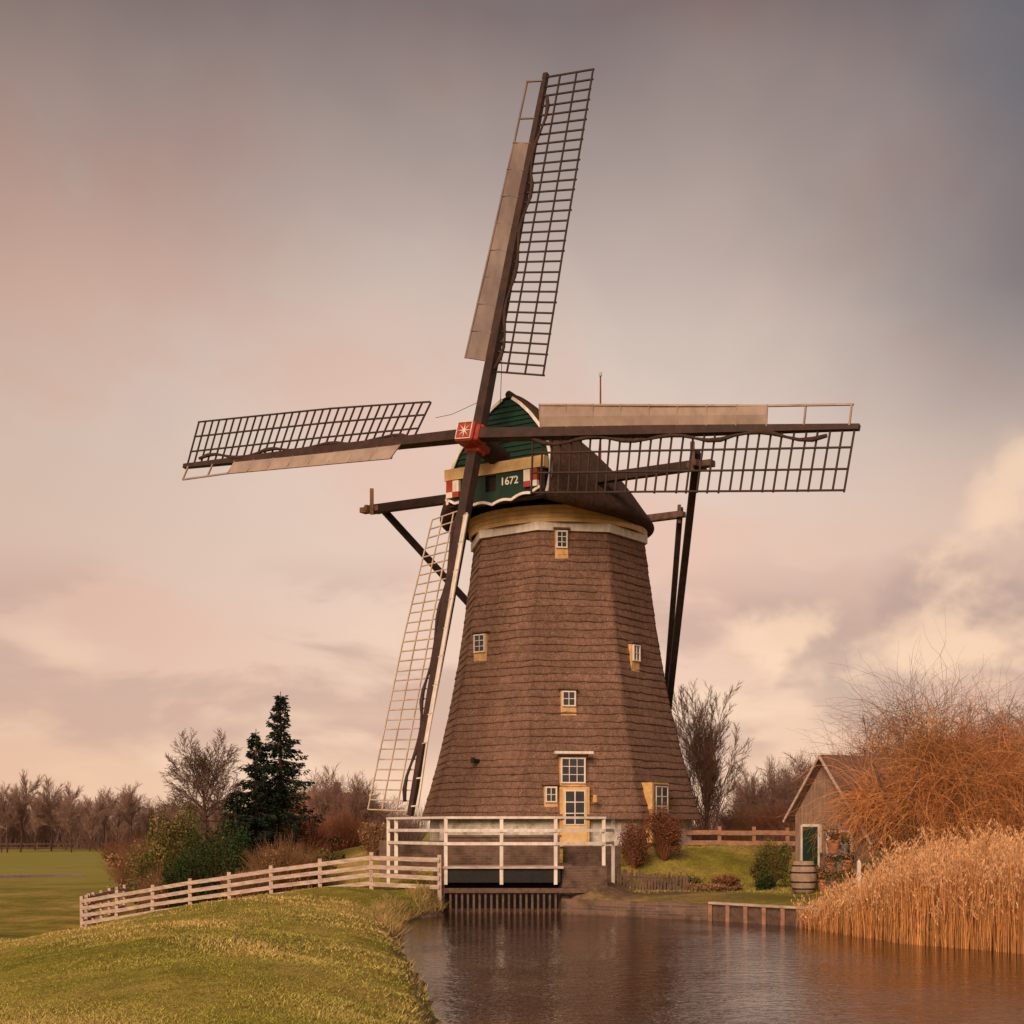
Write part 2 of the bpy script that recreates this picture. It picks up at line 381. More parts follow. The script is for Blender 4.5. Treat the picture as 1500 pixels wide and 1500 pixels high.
def ringwall(mb,r0,zb,r1,zu,n=8,rot=V0,mi=0):
    A=[];B=[]
    for i in range(n):
        a=math.radians(rot+360*i/n)
        A.append((C3[0]+r0*math.cos(a),C3[1]-r0*math.sin(a),zb)); B.append((C3[0]+r1*math.cos(a),C3[1]-r1*math.sin(a),zu))
    mb.add(A+B,[[i,n+i,n+(i+1)%n,(i+1)%n] for i in range(n)]+[list(range(n)),[n+i for i in range(n)][::-1]],mi)
m=MB(); ringwall(m,5.1,1.2,5.1,2.62); mk(m,'base_wall',M_plinth,mill)
m=MB(); ringwall(m,3.45,12.90,3.45,13.2); mk(m,'white_trim_band',M_white,mill)
m=MB()
for k in range(4): ringwall(m,3.38+.02*k,13.2+.15*k,3.40+.02*k,13.34+.15*k,n=48); 
ringwall(m,3.3,13.2,3.3,13.8,n=48)
mk(m,'curb_ring',M_cream,mill)
m=MB(); ringwall(m,3.5,13.78,3.2,14.2,n=32); mk(m,'cap_underside',M_black,mill)
th=math.radians(32); FD=V((-math.sin(th),-math.cos(th),0)); UD=V((math.cos(th),-math.sin(th),0)); ZD=V((0,0,1))
def CP(t,l,z): return C3+FD*t+UD*l+ZD*z
st_t=[4.3,3.9,3.3,2.5,1.5,.5,-.5,-1.5,-2.4,-3.2,-3.8,-4.1]
st_w=[2.05,2.65,3.25,3.62,3.82,3.80,3.66,3.38,2.9,2.15,1.3,.35]
st_h=[17.75,17.9,17.90,17.78,17.6,17.42,17.15,16.8,16.25,15.5,14.8,14.3]
st_l=[.75,.62,.45,.2,0,0,0,0,-.1,-.25,-.3,-.2]
st_b=[13.95,13.8,13.62,13.55,13.55,13.55,13.55,13.55,13.55,13.55,13.6,13.65]
prof=[(0,1),(.06,.96),(.18,.87),(.34,.76),(.5,.64),(.66,.49),(.8,.33),(.91,.18),(.98,.07)]
def section(i):
    t,w,h,l,bz=st_t[i],st_w[i],st_h[i],st_l[i],st_b[i]
    pr=[(q,f) for q,f in prof]
    if i==0: pr=[(0,1),(.06,1.02),(.18,1.04),(.34,1.0),(.5,.9),(.66,.72),(.8,.5),(.91,.28),(.98,.1)]
    if i==1: pr=[(0,1),(.06,.99),(.18,.95),(.34,.88),(.5,.76),(.66,.6),(.8,.42),(.91,.23),(.98,.08)]
    left=[CP(t-l*q,-w*f,bz+(h-bz)*q) for q,f in pr]; top=CP(t-l,0,h); right=[CP(t-l*q,w*f,bz+(h-bz)*q) for q,f in pr][::-1]
    return left+[top]+right
secs=[section(i) for i in range(len(st_t))]; ns=len(secs[0])
m=MB(); allv=[]
for sct in secs: allv+=sct
low=[]
for i in range(len(st_t)):
    w=max(.1,st_w[i]-.38); low+= [CP(st_t[i]*.97,-w,st_b[i]-.12),CP(st_t[i]*.97,w,st_b[i]-.12)]
f=[]
for i in range(len(secs)-1):
    for j in range(ns-1): f.append([i*ns+j,(i+1)*ns+j,(i+1)*ns+j+1,i*ns+j+1])
lo=len(allv)
for i in range(len(secs)-1):
    f.append([i*ns,lo+2*i,lo+2*i+2,(i+1)*ns]); f.append([i*ns+ns-1,(i+1)*ns+ns-1,lo+2*i+3,lo+2*i+1])
e=len(secs)-1
f.append([e*ns+j for j in range(ns)]); 
m.add(allv+low,f)
cap=mk(m,'cap_roof',M_thatchcap,mill,smooth=True)
sd=cap.modifiers.new('s','SUBSURF'); sd.levels=1; sd.render_levels=2
sd=cap.modifiers.new('so','SOLIDIFY'); sd.thickness=.06
m=MB()
rp=[CP(3.55,0,17.86),CP(2.5,0,17.76),CP(1.5,0,17.58),CP(.5,0,17.40),CP(-.5,0,17.13),CP(-1.5,0,16.78),CP(-2.4,0,16.22)]
m.tube(rp,[.14]*7,8); mk(m,'ridge_cap',M_dark,cap,smooth=True)
def gpt(q,f,dt=0,sc=1): 
    bz=st_b[0];h=st_h[0]; return CP(4.3-.75*q+dt,2.05*f*sc,bz+(h-bz)*q)
gp=[(0,1),(.06,1.02),(.18,1.04),(.34,1.0),(.5,.9),(.66,.72),(.8,.5),(.91,.28),(.98,.1)]
m=MB()
for i in range(len(gp)-1):
    (q0,f0),(q1,f1)=gp[i],gp[i+1]
    n=max(1,int((q1-q0)/.045))
    for k in range(n):
        a=q0+(q1-q0)*k/n; c=q0+(q1-q0)*(k+1)/n; fa=f0+(f1-f0)*k/n; fcn=f0+(f1-f0)*(k+1)/n
        m.add([gpt(a,-fa,.0,.985),gpt(a,fa,.0,.985),gpt(c,fcn,-.05,.985),gpt(c,-fcn,-.05,.985),gpt(a,-fa,-.05,.985),gpt(a,fa,-.05,.985)],[[0,1,2,3],[4,5,1,0]])
gable=mk(m,'gable',M_green,mill)
for s in(-1,1):
    m=MB()
    for i in range(len(gp)-1):
        (q0,f0),(q1,f1)=gp[i],gp[i+1]
        m.beam(gpt(q0,s*f0,.07,1.02),gpt(q1,s*f1,.07,1.02),.05,.11,up=UD)
    mk(m,'bargeboard',M_white,gable)
m=MB()
m.beam(CP(4.42,-2.1,14.98),CP(4.42,2.1,14.98),.3,.40)
mk(m,'weather_beam',M_cream,gable)
for s in(-1,1):
    for k,(l,mi) in enumerate(((1.78,0),(1.5,1))):
        m=MB(); m.box(CP(4.66,s*l,14.5),UD*.13,FD*.08,ZD*.2,mi)
        m.box(CP(4.66,s*l,14.2),UD*.13,FD*.08,ZD*.1,1-mi)
        mk(m,'painted_block',[M_red,M_white],gable)
for l,hw in((.75,.6),(-.85,.55)):
    m=MB(); m.box(CP(4.56,l,14.42),UD*hw,FD*.05,ZD*.3)
    mk(m,'date_board',M_green,gable)
def text(s,size,origin,X,Y,name,mt,parent):
    cu=bpy.data.curves.new(name,'FONT'); cu.body=s; cu.size=size; cu.extrude=.01; cu.align_x='CENTER'; cu.align_y='CENTER'; cu.offset=.006
    o=bpy.data.objects.new('tmp',cu); link(o); dg=bpy.context.evaluated_depsgraph_get()
    me=bpy.data.meshes.new_from_object(o.evaluated_get(dg)); bpy.data.objects.remove(o)
    X,Y=nrm(X),nrm(Y); Zn=np.cross(X,Y); og=V(origin)-ORG[parent.name]
    for v in me.vertices:
        c=v.co; p=og+X*c.x+Y*c.y+Zn*c.z; v.co=p
    me.materials.clear(); me.materials.append(mt)
    ob=bpy.data.objects.new(name,me); link(ob); ob.parent=parent; ORG[ob.name]=ORG[parent.name]; return ob
text('1672',.38,CP(4.63,.72,14.42),UD,ZD,'date_lettering',M_white,mill)
text('A',.36,CP(4.63,-1.05,14.42),UD,ZD,'board_lettering',M_white,mill)
m=MB(); top=[];bot=[];bt2=[]
nb=40
for i in range(nb+1):
    u=-1+2*i/nb; l=2.0*u; zc=13.62+.32*abs(u)**1.5
    sc=.09*abs(math.sin(u*math.pi*2.5))
    top.append(CP(4.62,l,14.14)); bot.append(CP(4.62,l,zc+sc+.1)); bt2.append(CP(4.63,l,zc+sc))
m.add(top+bot,[[i,nb+1+i,nb+2+i,i+1] for i in range(nb)]); mk(m,'beard_board',M_green,gable)
m=MB()
for i in range(nb): m.beam((V(bot[i])+V(bt2[i]))/2,(V(bot[i+1])+V(bt2[i+1]))/2,.07,.09)
mk(m,'beard_edge',M_white,gable)
m=MB(); m.beam(CP(4.0,-2,14.5),CP(4.0,2,14.5),.7,.9); m.beam(CP(4.2,-2,13.95),CP(4.2,2,13.95),.5,.25); mk(m,'breast_beam',M_dark,gable)
phi=math.radians(12)
NV=V((-math.sin(th)*math.cos(phi),-math.cos(th)*math.cos(phi),math.sin(phi)))
HUB=V((-1.375,50.5,15.79))
VV=nrm(np.cross(NV,UD)); VV=VV if VV[2]>0 else -VV
m=MB(); m.tube([HUB-NV*2.6,HUB-NV*.4],[.36,.4],14); shaft=mk(m,'windshaft',M_dark,mill,smooth=False)
m=MB(); rho=math.radians(5)
XA=math.cos(rho)*UD-math.sin(rho)*VV; YA=math.sin(rho)*UD+math.cos(rho)*VV
m.box(HUB-NV*.1,XA*.36,YA*.36,NV*.62)
m.box(HUB+NV*.12+XA*.0,XA*.48,YA*.30,NV*.25); m.box(HUB-NV*.32,XA*.3,YA*.50,NV*.25)
poll=mk(m,'shaft_head',M_red,shaft,bevel=.05)
m=MB()
star=[]
for i in range(32):
    a=2*math.pi*i/32; r=[.30,.10,.05,.10][i%4]
    star.append(HUB+NV*.535+XA*math.cos(a)*r+YA*math.sin(a)*r)
m.add(star+[HUB+NV*.55],[[i,(i+1)%32,32] for i in range(32)])
mk(m,'star_emblem',M_white,poll)
for dx,dy,hx,hy in((0,.30,.31,.014),(0,-.30,.31,.014),(.30,0,.014,.28),(-.30,0,.014,.28)):
    m=MB(); m.box(HUB+NV*.535+XA*dx+YA*dy,XA*hx,YA*hy,NV*.02); mk(m,'white_edge',M_white,poll)
# sails
tips={'up':V((1.23,52.4,29.38)),'right':V((10.30,43.1,14.08)),'down':V((-3.4,48.6,2.62)),'left':V((-13.05,57.9,16.6))}
def sail(key):
    tip=tips[key]; off=NV*(.12 if key in('left','right') else -.3)
    base=HUB+off; a=nrm(tip-base); Lr=np.linalg.norm(tip-base)
    tr=nrm(np.cross(a,NV)); nv=nrm(np.cross(tr,a)); nv=nv if nv@NV>0 else -nv
    def tw(r): return math.radians(np.interp(r,[2.5,7,14],[20,11,4]))
    def pt(r,s,dn=0):
        w=tw(r); d=tr*math.cos(w)-nv*math.sin(w); nn2=nv*math.cos(w)+tr*math.sin(w)
        return base+a*r+d*s+nn2*dn
    m=MB(); m.beam(base,base+a*7,.36,.40,up=nv,w2=.30,h2=.32); m.beam(base+a*7,base+a*Lr,.30,.32,up=nv,w2=.17,h2=.17)
    stock=mk(m,'sail',M_stock,mill)
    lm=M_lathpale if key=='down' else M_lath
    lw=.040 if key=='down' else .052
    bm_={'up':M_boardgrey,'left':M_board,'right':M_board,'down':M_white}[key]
    m=MB(); r0=2.55; n=30; rj=random.Random(len(key))
    for i in range(n+1):
        r=r0+(Lr-.15-r0)*i/n+rj.uniform(-.02,.02)
        m.beam(pt(r,-.05,.0),pt(r,1.95+rj.uniform(-.02,.04),.0),lw,lw,up=nv)
    for s in(.62,1.28,1.93):
        for i in range(n): 
            ra=r0+(Lr-.15-r0)*i/n; rb=r0+(Lr-.15-r0)*(i+1)/n
            m.beam(pt(ra,s,.03),pt(rb,s,.03),lw,lw,up=nv)
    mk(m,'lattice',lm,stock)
    m=MB(); ra,rb=2.9,(11.2 if key=='up' else 11.0); nb=8
    wk=.55 if key=='down' else 1.0
    def bw(t): return -(.90-.26*t)*wk-.0
    for i in range(nb):
        x0=ra+(rb-ra)*i/nb+.006; x1=ra+(rb-ra)*(i+1)/nb-.006
        w0=bw(i/nb); w1=bw((i+1)/nb); jd=rj.uniform(-.012,.012)
        P=[pt(x0,-.12,.1),pt(x1,-.12,.1),pt(x1,w1*.6,.2+jd),pt(x0,w0*.6,.2+jd),pt(x0,w0,.22+jd),pt(x1,w1,.22+jd)]
        Q=[p-nv*.035 for p in P]
        m.add(P+Q,[[0,1,2,3],[3,2,5,4],[7,6,9,8],[8,9,10,11],[0,6,7,1],[4,5,11,10],[1,7,8,2],[2,8,11,5],[0,3,9,6],[3,4,10,9]])
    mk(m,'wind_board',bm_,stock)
    m=MB()
    m.beam(pt(ra,bw(0)-.02,.2),pt(rb,bw(1)-.02,.2),.06,.06,up=nv)
    m.beam(pt(rb,bw(1)-.02,.2),pt(Lr-.25,bw(1)-.02,.12),.06,.06,up=nv)
    for i in range(9):
        r=ra+(rb-ra)*i/8; m.beam(pt(r,-.05,.08),pt(r,bw(i/8)-.05,.25),.035,.045,up=nv)
    for r in(12.2,Lr-.3): m.beam(pt(r,-.05,.06),pt(r,bw(1)-.03,.15),.05,.06,up=nv)
    mk(m,'board_frame',bm_,stock)
    m=MB(); pts=[];rr=[]
    for i in range(25):
        r=2.6+10.4*i/24; s=.16+.13*math.sin(i*.9)+.12*abs(math.sin(i*.37)); pts.append(pt(r,s if key!='left' else s-.05,.1)); rr.append(.06+.02*math.sin(i*1.7))
    m.tube(pts,rr,6); mk(m,'rolled_canvas',M_canvas,stock,smooth=True)
    return stock
for k in tips: sail(k)
m=MB(); m.tube([at(638,612,54.5),at(662,607,53),at(703,588,51.5)],[.012]*3,4); mk(m,'rope',M_dark,mill)
m=MB(); m.tube([at(737,470,51.4),at(733,590,50.9)],[.012]*2,4); mk(m,'rope',M_dark,mill)
# tail beams
LS=[CP(2.5,-7.0,14.7),CP(2.5,7.1,14.6)]; SS=[CP(-2.0,-4.0,14.05),CP(-2.0,4.1,14.05)]
tb=CP(-8.5,0,3.0)
def beamobj(name,p,q,w,w2=None,mt=M_dark):
    m=MB(); m.beam(p,q,w,w,w2=w2,h2=w2); return mk(m,name,mt,mill)
beamobj('cross_beam',LS[0],LS[1],.32,mt=M_stock); beamobj('cross_beam',SS[0],SS[1],.26,mt=M_wooddk)
beamobj('brace_pole',LS[1]+V((0,0,.5))-UD*.2+FD*-.12,tb,.24); beamobj('brace_pole',LS[0]+V((0,0,.1))+UD*.3-FD*.2,tb,.22)
beamobj('brace_pole',SS[1]+V((0,0,.3))-FD*.2,tb,.2); beamobj('brace_pole',SS[0]+V((0,0,.3))-FD*.2,tb,.2)
beamobj('tail_pole',CP(-3.8,0,14.4),tb,.4)
for P,s in((LS[0],-1),(LS[1],1)):
    m=MB()
    m.beam(P+UD*s*-.45+ZD*.0,P+UD*s*.45,.38,.2); m.beam(P-UD*s*.2+ZD*-.25+FD*.25,P-UD*s*.2+ZD*.75+FD*.25,.14,.14)
    m.box(P-UD*s*.05,UD*.07,FD*.45,ZD*.1)
    mk(m,'beam_clamp',M_wooddk if s>0 else M_woodmid,mill)
m=MB(); P=SS[1]; m.beam(P-UD*.9,P+UD*.25,.3,.2); m.beam(P-ZD*.3-FD*.1,P+ZD*.4-FD*.1,.12,.12); mk(m,'beam_clamp',M_wooddk,mill)
m=MB(); m.tube([CP(-3.4,0,14.9),CP(-3.4,0,20.4)],[.045,.03],8); m.tube([CP(-3.4,0,20.35),CP(-3.4,0,20.5)],[.06,.06],8,1); mk(m,'flag_pole',[M_red,M_white],mill)
# windows
def facept(px,py,al):
    N_=V((math.cos(math.radians(al)),-math.sin(math.radians(al)),0)); T_=V((math.sin(math.radians(al)),math.cos(math.radians(al)),0))
    if T_[0]<0: T_=-T_
    z=6
    for _ in range(20):
        ap=rad(z)*.9239; k=(px-750)/F
        b0=C3+ap*N_; s=(k*b0[1]-b0[0])/(T_[0]-k*T_[1]); p=b0+s*T_; z=EYE+(HY-py)*p[1]/F
    p[2]=z; return p,N_,T_
def window(px,py,al,w,h,nx_=2,ny_=3,panel=.35,name='window',out=.05):
    p,N_,T_=facept(px,py,al)
    zb=p[2]-h/2-panel; zc=p[2]; d=(rad(zb)-rad(zc))*.9239
    f0=p+N_*(d*.85+out); Z=ZD
    m=MB()
    tot=h+panel; cz=f0-Z*(panel/2)
    m.box(cz-N_*.32,T_*(w/2+.06),N_*.3,Z*(tot/2+.04))
    root=mk(m,name,M_yellow,mill)
    m=MB(); m.box(f0-N_*.0,T_*(w/2-.02),N_*.01,Z*(h/2-.02)); mk(m,'pane',M_glass,root)
    m=MB(); t=.024
    for s in(-1,1):
        m.box(f0+N_*.02+T_*s*(w/2),T_*t,N_*.035,Z*(h/2+t)); m.box(f0+N_*.02+Z*s*(h/2),T_*(w/2-t),N_*.03,Z*t)
    for i in range(1,nx_): m.box(f0+N_*.022+T_*(-w/2+w*i/nx_),T_*.012,N_*.02,Z*h/2)
    for i in range(1,ny_): m.box(f0+N_*.021+Z*(-h/2+h*i/ny_),T_*w/2,N_*.018,Z*.012)
    mk(m,'window_frame',M_white,root)
    m=MB(); m.box(f0+Z*(h/2+.1)-N_*.05,T_*(w/2+.12),N_*.13,Z*.03); mk(m,'lintel',M_wooddk,root)
    return root,f0,N_,T_
window(822,791,81.5,.36,.58,2,3,.36); window(706,943,126.5,.46,.62,2,3,.3); window(927,957,36.5,.42,.55,2,2,.35); window(832,1024,81.5,.44,.5,2,2,.3)
root,f0,N_,T_=window(838,1129,81.5,.82,.85,3,3,.12)
m=MB(); m.box(f0+ZD*.62+N_*.12,T_*.68,N_*.14,ZD*.045); mk(m,'door_canopy',M_white,root)
window(806,1164,81.5,.36,.5,2,2,.15)
def door(px,al,w,h,zb,out,name='door',color=M_yellow,gl=(.16,.30)):
    p,N_,T_=facept(px,1180,al); f0=p+N_*out; f0[2]=zb+h/2
    m=MB(); m.box(f0-N_*.4,T_*(w/2+.10),N_*.42,ZD*(h/2+.06)); r=mk(m,name,M_yellow,mill)
    m=MB(); m.box(f0+N_*.035,T_*(w/2),N_*.02,ZD*h/2); mk(m,'door_leaf',color,r)
    gc_,gh=gl
    m=MB(); m.box(f0+N_*.06+ZD*h*gc_,T_*(w/2-.08),N_*.01,ZD*h*gh); mk(m,'pane',M_glass,r)
    m=MB()
    for i in range(-1,2): m.box(f0+N_*.075+ZD*h*gc_+T_*i*(w/2-.08),T_*.02,N_*.01,ZD*(h*gh+.02))
    for i in range(4): m.box(f0+N_*.078+ZD*h*(gc_-gh+2*gh*i/3),T_*(w/2-.08),N_*.01,ZD*.018)
    mk(m,'window_frame',M_white,r)
    m=MB(); m.tube([f0+N_*.09+T_*(w/2-.1)-ZD*.05,f0+N_*.09+T_*(w/2-.22)-ZD*.05],[.015]*2,6); mk(m,'handle',M_iron,r)
    return r
door(841,81.5,.85,1.95,1.62,.08,color=M_cream)
door(960,36.5,.95,2.0,1.75,.2,color=M_wooddk,gl=(.2,.26))
m=MB(); p,N_,T_=facept(868,1165,81.5); m.tube([p+N_*.0,p+N_*.45],[.02,.02],6); m.tube([p+N_*.45-ZD*.25,p+N_*.45],[.1,.07],8); mk(m,'wall_lantern',M_yellow,mill)
m=MB(); p,N_,T_=facept(701,1115,126.5); m.tube([p-N_*.1,p+N_*.35],[.08,.08],10); m.tube([p+N_*.33-ZD*.08,p+N_*.33+ZD*.12],[.08,.08],10); mk(m,'flue_pipe',M_iron,mill)

# ------------------------------------------------------------------ sluice & bridge
sl=thing('sluice',(-.2,38,0),'brick and timber sluice with black gate across the canal end','sluice')
m=MB(); m.abox((-.23,39.6,1.48),(3.05,.35,.95)); mk(m,'brick_wall',M_brick,sl)
m=MB(); m.beam((-3.7,41.6,1.3),(-1.75,40.3,1.3),.3,1.1); mk(m,'brick_wall',M_brick,sl)
m=MB(); m.beam((1.5,40.2,1.25),(3.0,41.3,1.25),.3,.9); mk(m,'brick_wall',M_brick,sl)
m=MB(); m.beam((1.25,37.62,.62),(2.45,38.15,.62),.22,1.2); mk(m,'wing_wall',M_brick,sl)
for xx in(-1.9,1.4):
    m=MB(); m.abox((xx,38.9,.6),(.3,2.0,1.3)); mk(m,'abutment',M_brick,sl)
m=MB(); m.abox((-.23,39.6,1.98),(3.15,.42,.06)); mk(m,'coping',M_brick,sl)
m=MB(); m.abox((-.23,38.0,.98),(2.95,1.3,.36)); m.abox((-.23,38.3,.3),(2.95,.1,1.3)); mk(m,'gate',M_black,sl)
m=MB(); m.abox((.15,37.28,.60),(3.8,.16,.12)); mk(m,'wale_beam',M_wooddk,sl)
for i in range(19):
    m=MB(); m.abox((-1.58+i*.15,37.32,.18),(.055,.07,.74)); mk(m,'rack_bar',M_wooddk,sl)
m=MB(); m.abox((-.23,38.0,1.19),(3.1,1.5,.06)); mk(m,'deck',M_wood,sl)
wr=thing('white_railing',(-.2,37.5,1.2),'white painted timber railing around the sluice bridge','railing')
pth=[(-3.45,40.6),(-1.70,37.35),(-.27,37.35),(1.12,37.35),(2.40,38.1),(2.75,39.6)]
for i,(x,y) in enumerate(pth):
    zb=.75 if 0<i<4 else Hz(x,y)-.1; top=2.46
    if i==4: zb=1.18
    m=MB(); m.abox((x,y,(zb+top)/2),(.09,.09,top-zb)); mk(m,'post',M_white,wr)
m=MB(); m.abox((-3.2,40.2,1.7),(.10,.10,1.5)); mk(m,'post',M_white,wr)
for i in range(len(pth)-1):
    a=pth[i];c=pth[i+1]
    for z,hh in((2.47,.06),(2.14,.08),(1.80,.08)):
        m=MB(); w_=.14 if z>2.4 else .04
        o=-.07 if z<2.4 else 0
        m.beam((a[0],a[1]+o,z),(c[0],c[1]+o,z),w_,hh)
        mk(m,'rail',M_white,wr)
def fence(name,pts,label,nr,hgt,mt,step,rh=.1,group=None,post_w=.1,cat='fence',zs=None):
    r=thing(name,(pts[0][0],pts[0][1],Hz(*pts[0])),label,cat,group)
    P=[];zz=[]
    for i in range(len(pts)-1):
        a,c=V(pts[i]),V(pts[i+1]); n=max(1,int(round(np.linalg.norm(c-a)/step)))
        for k in range(n): 
            P.append(a+(c-a)*k/n); 
            zz.append(zs[i]+(zs[i+1]-zs[i])*k/n if zs else Hz(*P[-1]))
    P.append(V(pts[-1])); zz.append(zs[-1] if zs else Hz(*P[-1])); rl=random.Random(len(P))
    for p,z in zip(P,zz):
        m=MB(); m.beam((p[0],p[1],min(z,Hz(*p))-.2),(p[0]+rl.uniform(-.03,.03),p[1],z+hgt+.03+rl.uniform(0,.05)),post_w,post_w); mk(m,'post',mt,r)
    for j in range(nr):
        m=MB(); q=(j+.6)/nr
        for i in range(len(P)-1):
            o=rl.uniform(-.015,.015); 
            m.beam((P[i][0],P[i][1]-post_w*.75,zz[i]+hgt*q+o),(P[i+1][0],P[i+1][1]-post_w*.75,zz[i+1]+hgt*q+rl.uniform(-.015,.015)),.03,rh)
        mk(m,'rail',mt,r)
    return r
fence('wooden_fence',[(-1.85,37.2),(-3.66,37.9),(-6.6,39.9),(-9.2,41.6),(-13.3,45.0),(-14.4,50),(-15.2,57)],'weathered pale four-rail wooden fence running down the grassy dike',4,.90,M_wood,1.9,.11,zs=[.56,.62,.22,-.18,-.88,-.95,-1.0])
fence('wooden_fence',[(6.4,54),(11.6,54.4)],'low orange-brown post and rail fence by the garden lawn',3,1.15,M_woodmid,1.3,.17,zs=[1.05,1.0],post_w=.13)
fence('wooden_fence',[(-92,205),(-40,212)],'long low field fence along the polder meadow',2,1.1,M_wooddk,4,.12)
pk=thing('picket_fence',(2.4,41,1.0),'short low fence of brown wooden stakes beside the sluice','fence')
rl=random.Random(4)
for i in range(28):
    x=2.45+i*.085+rl.uniform(-.01,.01); y=39.6
    m=MB(); m.beam((x,y,.4),(x+rl.uniform(-.03,.03),y,1.08+rl.uniform(-.06,.08)-.006*i),.06,.03); mk(m,'stake',M_wooddk,pk)
m=MB(); m.beam((2.4,39.65,.9),(4.85,39.65,.8),.04,.05); mk(m,'rail',M_wooddk,pk)
# quay
qy=thing('quay_edging',(5.5,34,0.2),'low brick and timber plank edging along the canal bank','quay')
qp=[(1.3,37.15),(2.6,36.1),(4.75,34.7)]; m=MB()
for i in range(2): m.beam((*qp[i],.12),(*qp[i+1],.12),.12,.56)
mk(m,'low_brick_wall',M_brick,qy)
qp=[(4.75,34.7),(6.15,32.95),(7.55,31.4),(9.0,29.6)]
m=MB()
for i in range(3): m.beam((*qp[i],.12),(*qp[i+1],.12),.06,.5)
mk(m,'plank',M_wooddk,qy)
m=MB()
for i in range(3): m.beam((qp[i][0],qp[i][1]-.03,.42),(qp[i+1][0],qp[i+1][1]-.03,.42),.2,.05)
mk(m,'cap_board',M_wood,qy)
for i in range(3):
    a,c=V(qp[i]),V(qp[i+1])
    for k in range(4): 
        m=MB(); p=a+(c-a)*k/4; m.beam((p[0]-.04,p[1]-.08,-.3),(p[0]-.04,p[1]-.08,.38),.09,.09); mk(m,'pile',M_woodmid,qy)

# ------------------------------------------------------------------ shed
sh=thing('garden_shed',(9.9,43,.5),'small wooden shed with brown roof and green door near the canal','shed')
gu=nrm((.50,-.866,0)); gr=nrm((.866,.50,0)); G0=V((9.35,43.2,0)); zg=.3
def SP(l,r,z): return G0+gu*l+gr*r+ZD*z
zl,zr_,za=2.6,2.0,4.3; l0,l1=-1.4,1.9; Ls=6
m=MB(); 
A=[SP(l0,0,zg),SP(l1,0,zg),SP(l1,0,zr_),SP(0,0,za),SP(l0,0,zl)]; B_=[SP(l0,Ls,zg),SP(l1,Ls,zg),SP(l1,Ls,zr_),SP(0,Ls,za),SP(l0,Ls,zl)]
m.add(A+B_,[[0,1,2,3,4],[9,8,7,6,5],[1,6,7,2],[0,4,9,5]]); mk(m,'wall',M_shed,sh)
def slab(m,p0,p1,p2,p3,t):
    n_=nrm(np.cross(p1-p0,p3-p0)); n_=n_ if n_[2]>0 else -n_
    m.add([p0,p1,p2,p3,p0+n_*t,p1+n_*t,p2+n_*t,p3+n_*t],[[0,3,2,1],[4,5,6,7],[0,1,5,4],[1,2,6,5],[2,3,7,6],[3,0,4,7]])
sl1=(za-zr_)/l1; sl2=(za-zl)/-l0
m=MB(); slab(m,SP(0,-.25,za+.02),SP(l1+.25,-.25,zr_-.25*sl1+.02),SP(l1+.25,Ls+.2,zr_-.25*sl1+.02),SP(0,Ls+.2,za+.02),.09)
slab(m,SP(0,-.25,za+.02),SP(l0-.2,-.25,zl-.2*sl2+.02),SP(l0-.2,Ls+.2,zl-.2*sl2+.02),SP(0,Ls+.2,za+.02),.09)
mk(m,'roof',M_tile,sh)
m=MB(); m.beam(SP(0,-.3,za+.03),SP(l1+.27,-.3,zr_-.25*sl1+.03),.04,.07,up=ZD); mk(m,'bargeboard',M_wood,sh)
m=MB(); m.beam(SP(0,-.3,za+.03),SP(l0-.2,-.3,zl-.2*sl2+.03),.04,.07,up=ZD); mk(m,'bargeboard',M_wood,sh)
m=MB(); m.box(SP(-.62,-.05,1.35),gu*.34,gr*.04,ZD*.90); mk(m,'door',M_green,sh)
m=MB()
for s in(-1,1): m.box(SP(-.62+s*.38,-.06,1.35),gu*.03,gr*.05,ZD*.95)
m.box(SP(-.62,-.06,2.28),gu*.34,gr*.05,ZD*.04); mk(m,'door_frame',M_white,sh)
m=MB(); m.box(SP(.65,-.05,1.75),gu*.5,gr*.03,ZD*.35); wn=mk(m,'window',M_glass,sh)
m=MB()
for s in(-1,0,1): m.box(SP(.65+s*.5,-.09,1.75),gu*.035,gr*.03,ZD*.38); m.box(SP(.65,-.088,1.75+s*.36),gu*.5,gr*.025,ZD*.03)
mk(m,'window_frame',M_white,wn)
bx,by=at(1177,1310,38.5)[:2]; bz=Hz(bx,by)
m=MB(); hs=[0,.1,.25,.42,.6,.75,.85]; rs=[.26,.29,.33,.345,.33,.29,.26]
m.tube([(bx,by,bz+h) for h in hs],rs,18); br=mk(m,'barrel',M_barrel,origin=(bx,by,bz),smooth=True,label='weathered oak barrel standing on the canal bank beside the shed',cat='barrel')
for h in(.12,.3,.55,.73):
    m=MB(); r=float(np.interp(h,hs,rs))+.008; m.tube([(bx,by,bz+h-.02),(bx,by,bz+h+.02)],[r,r],18,cap=False); mk(m,'hoop',M_iron,br)
pot=None;buc=None
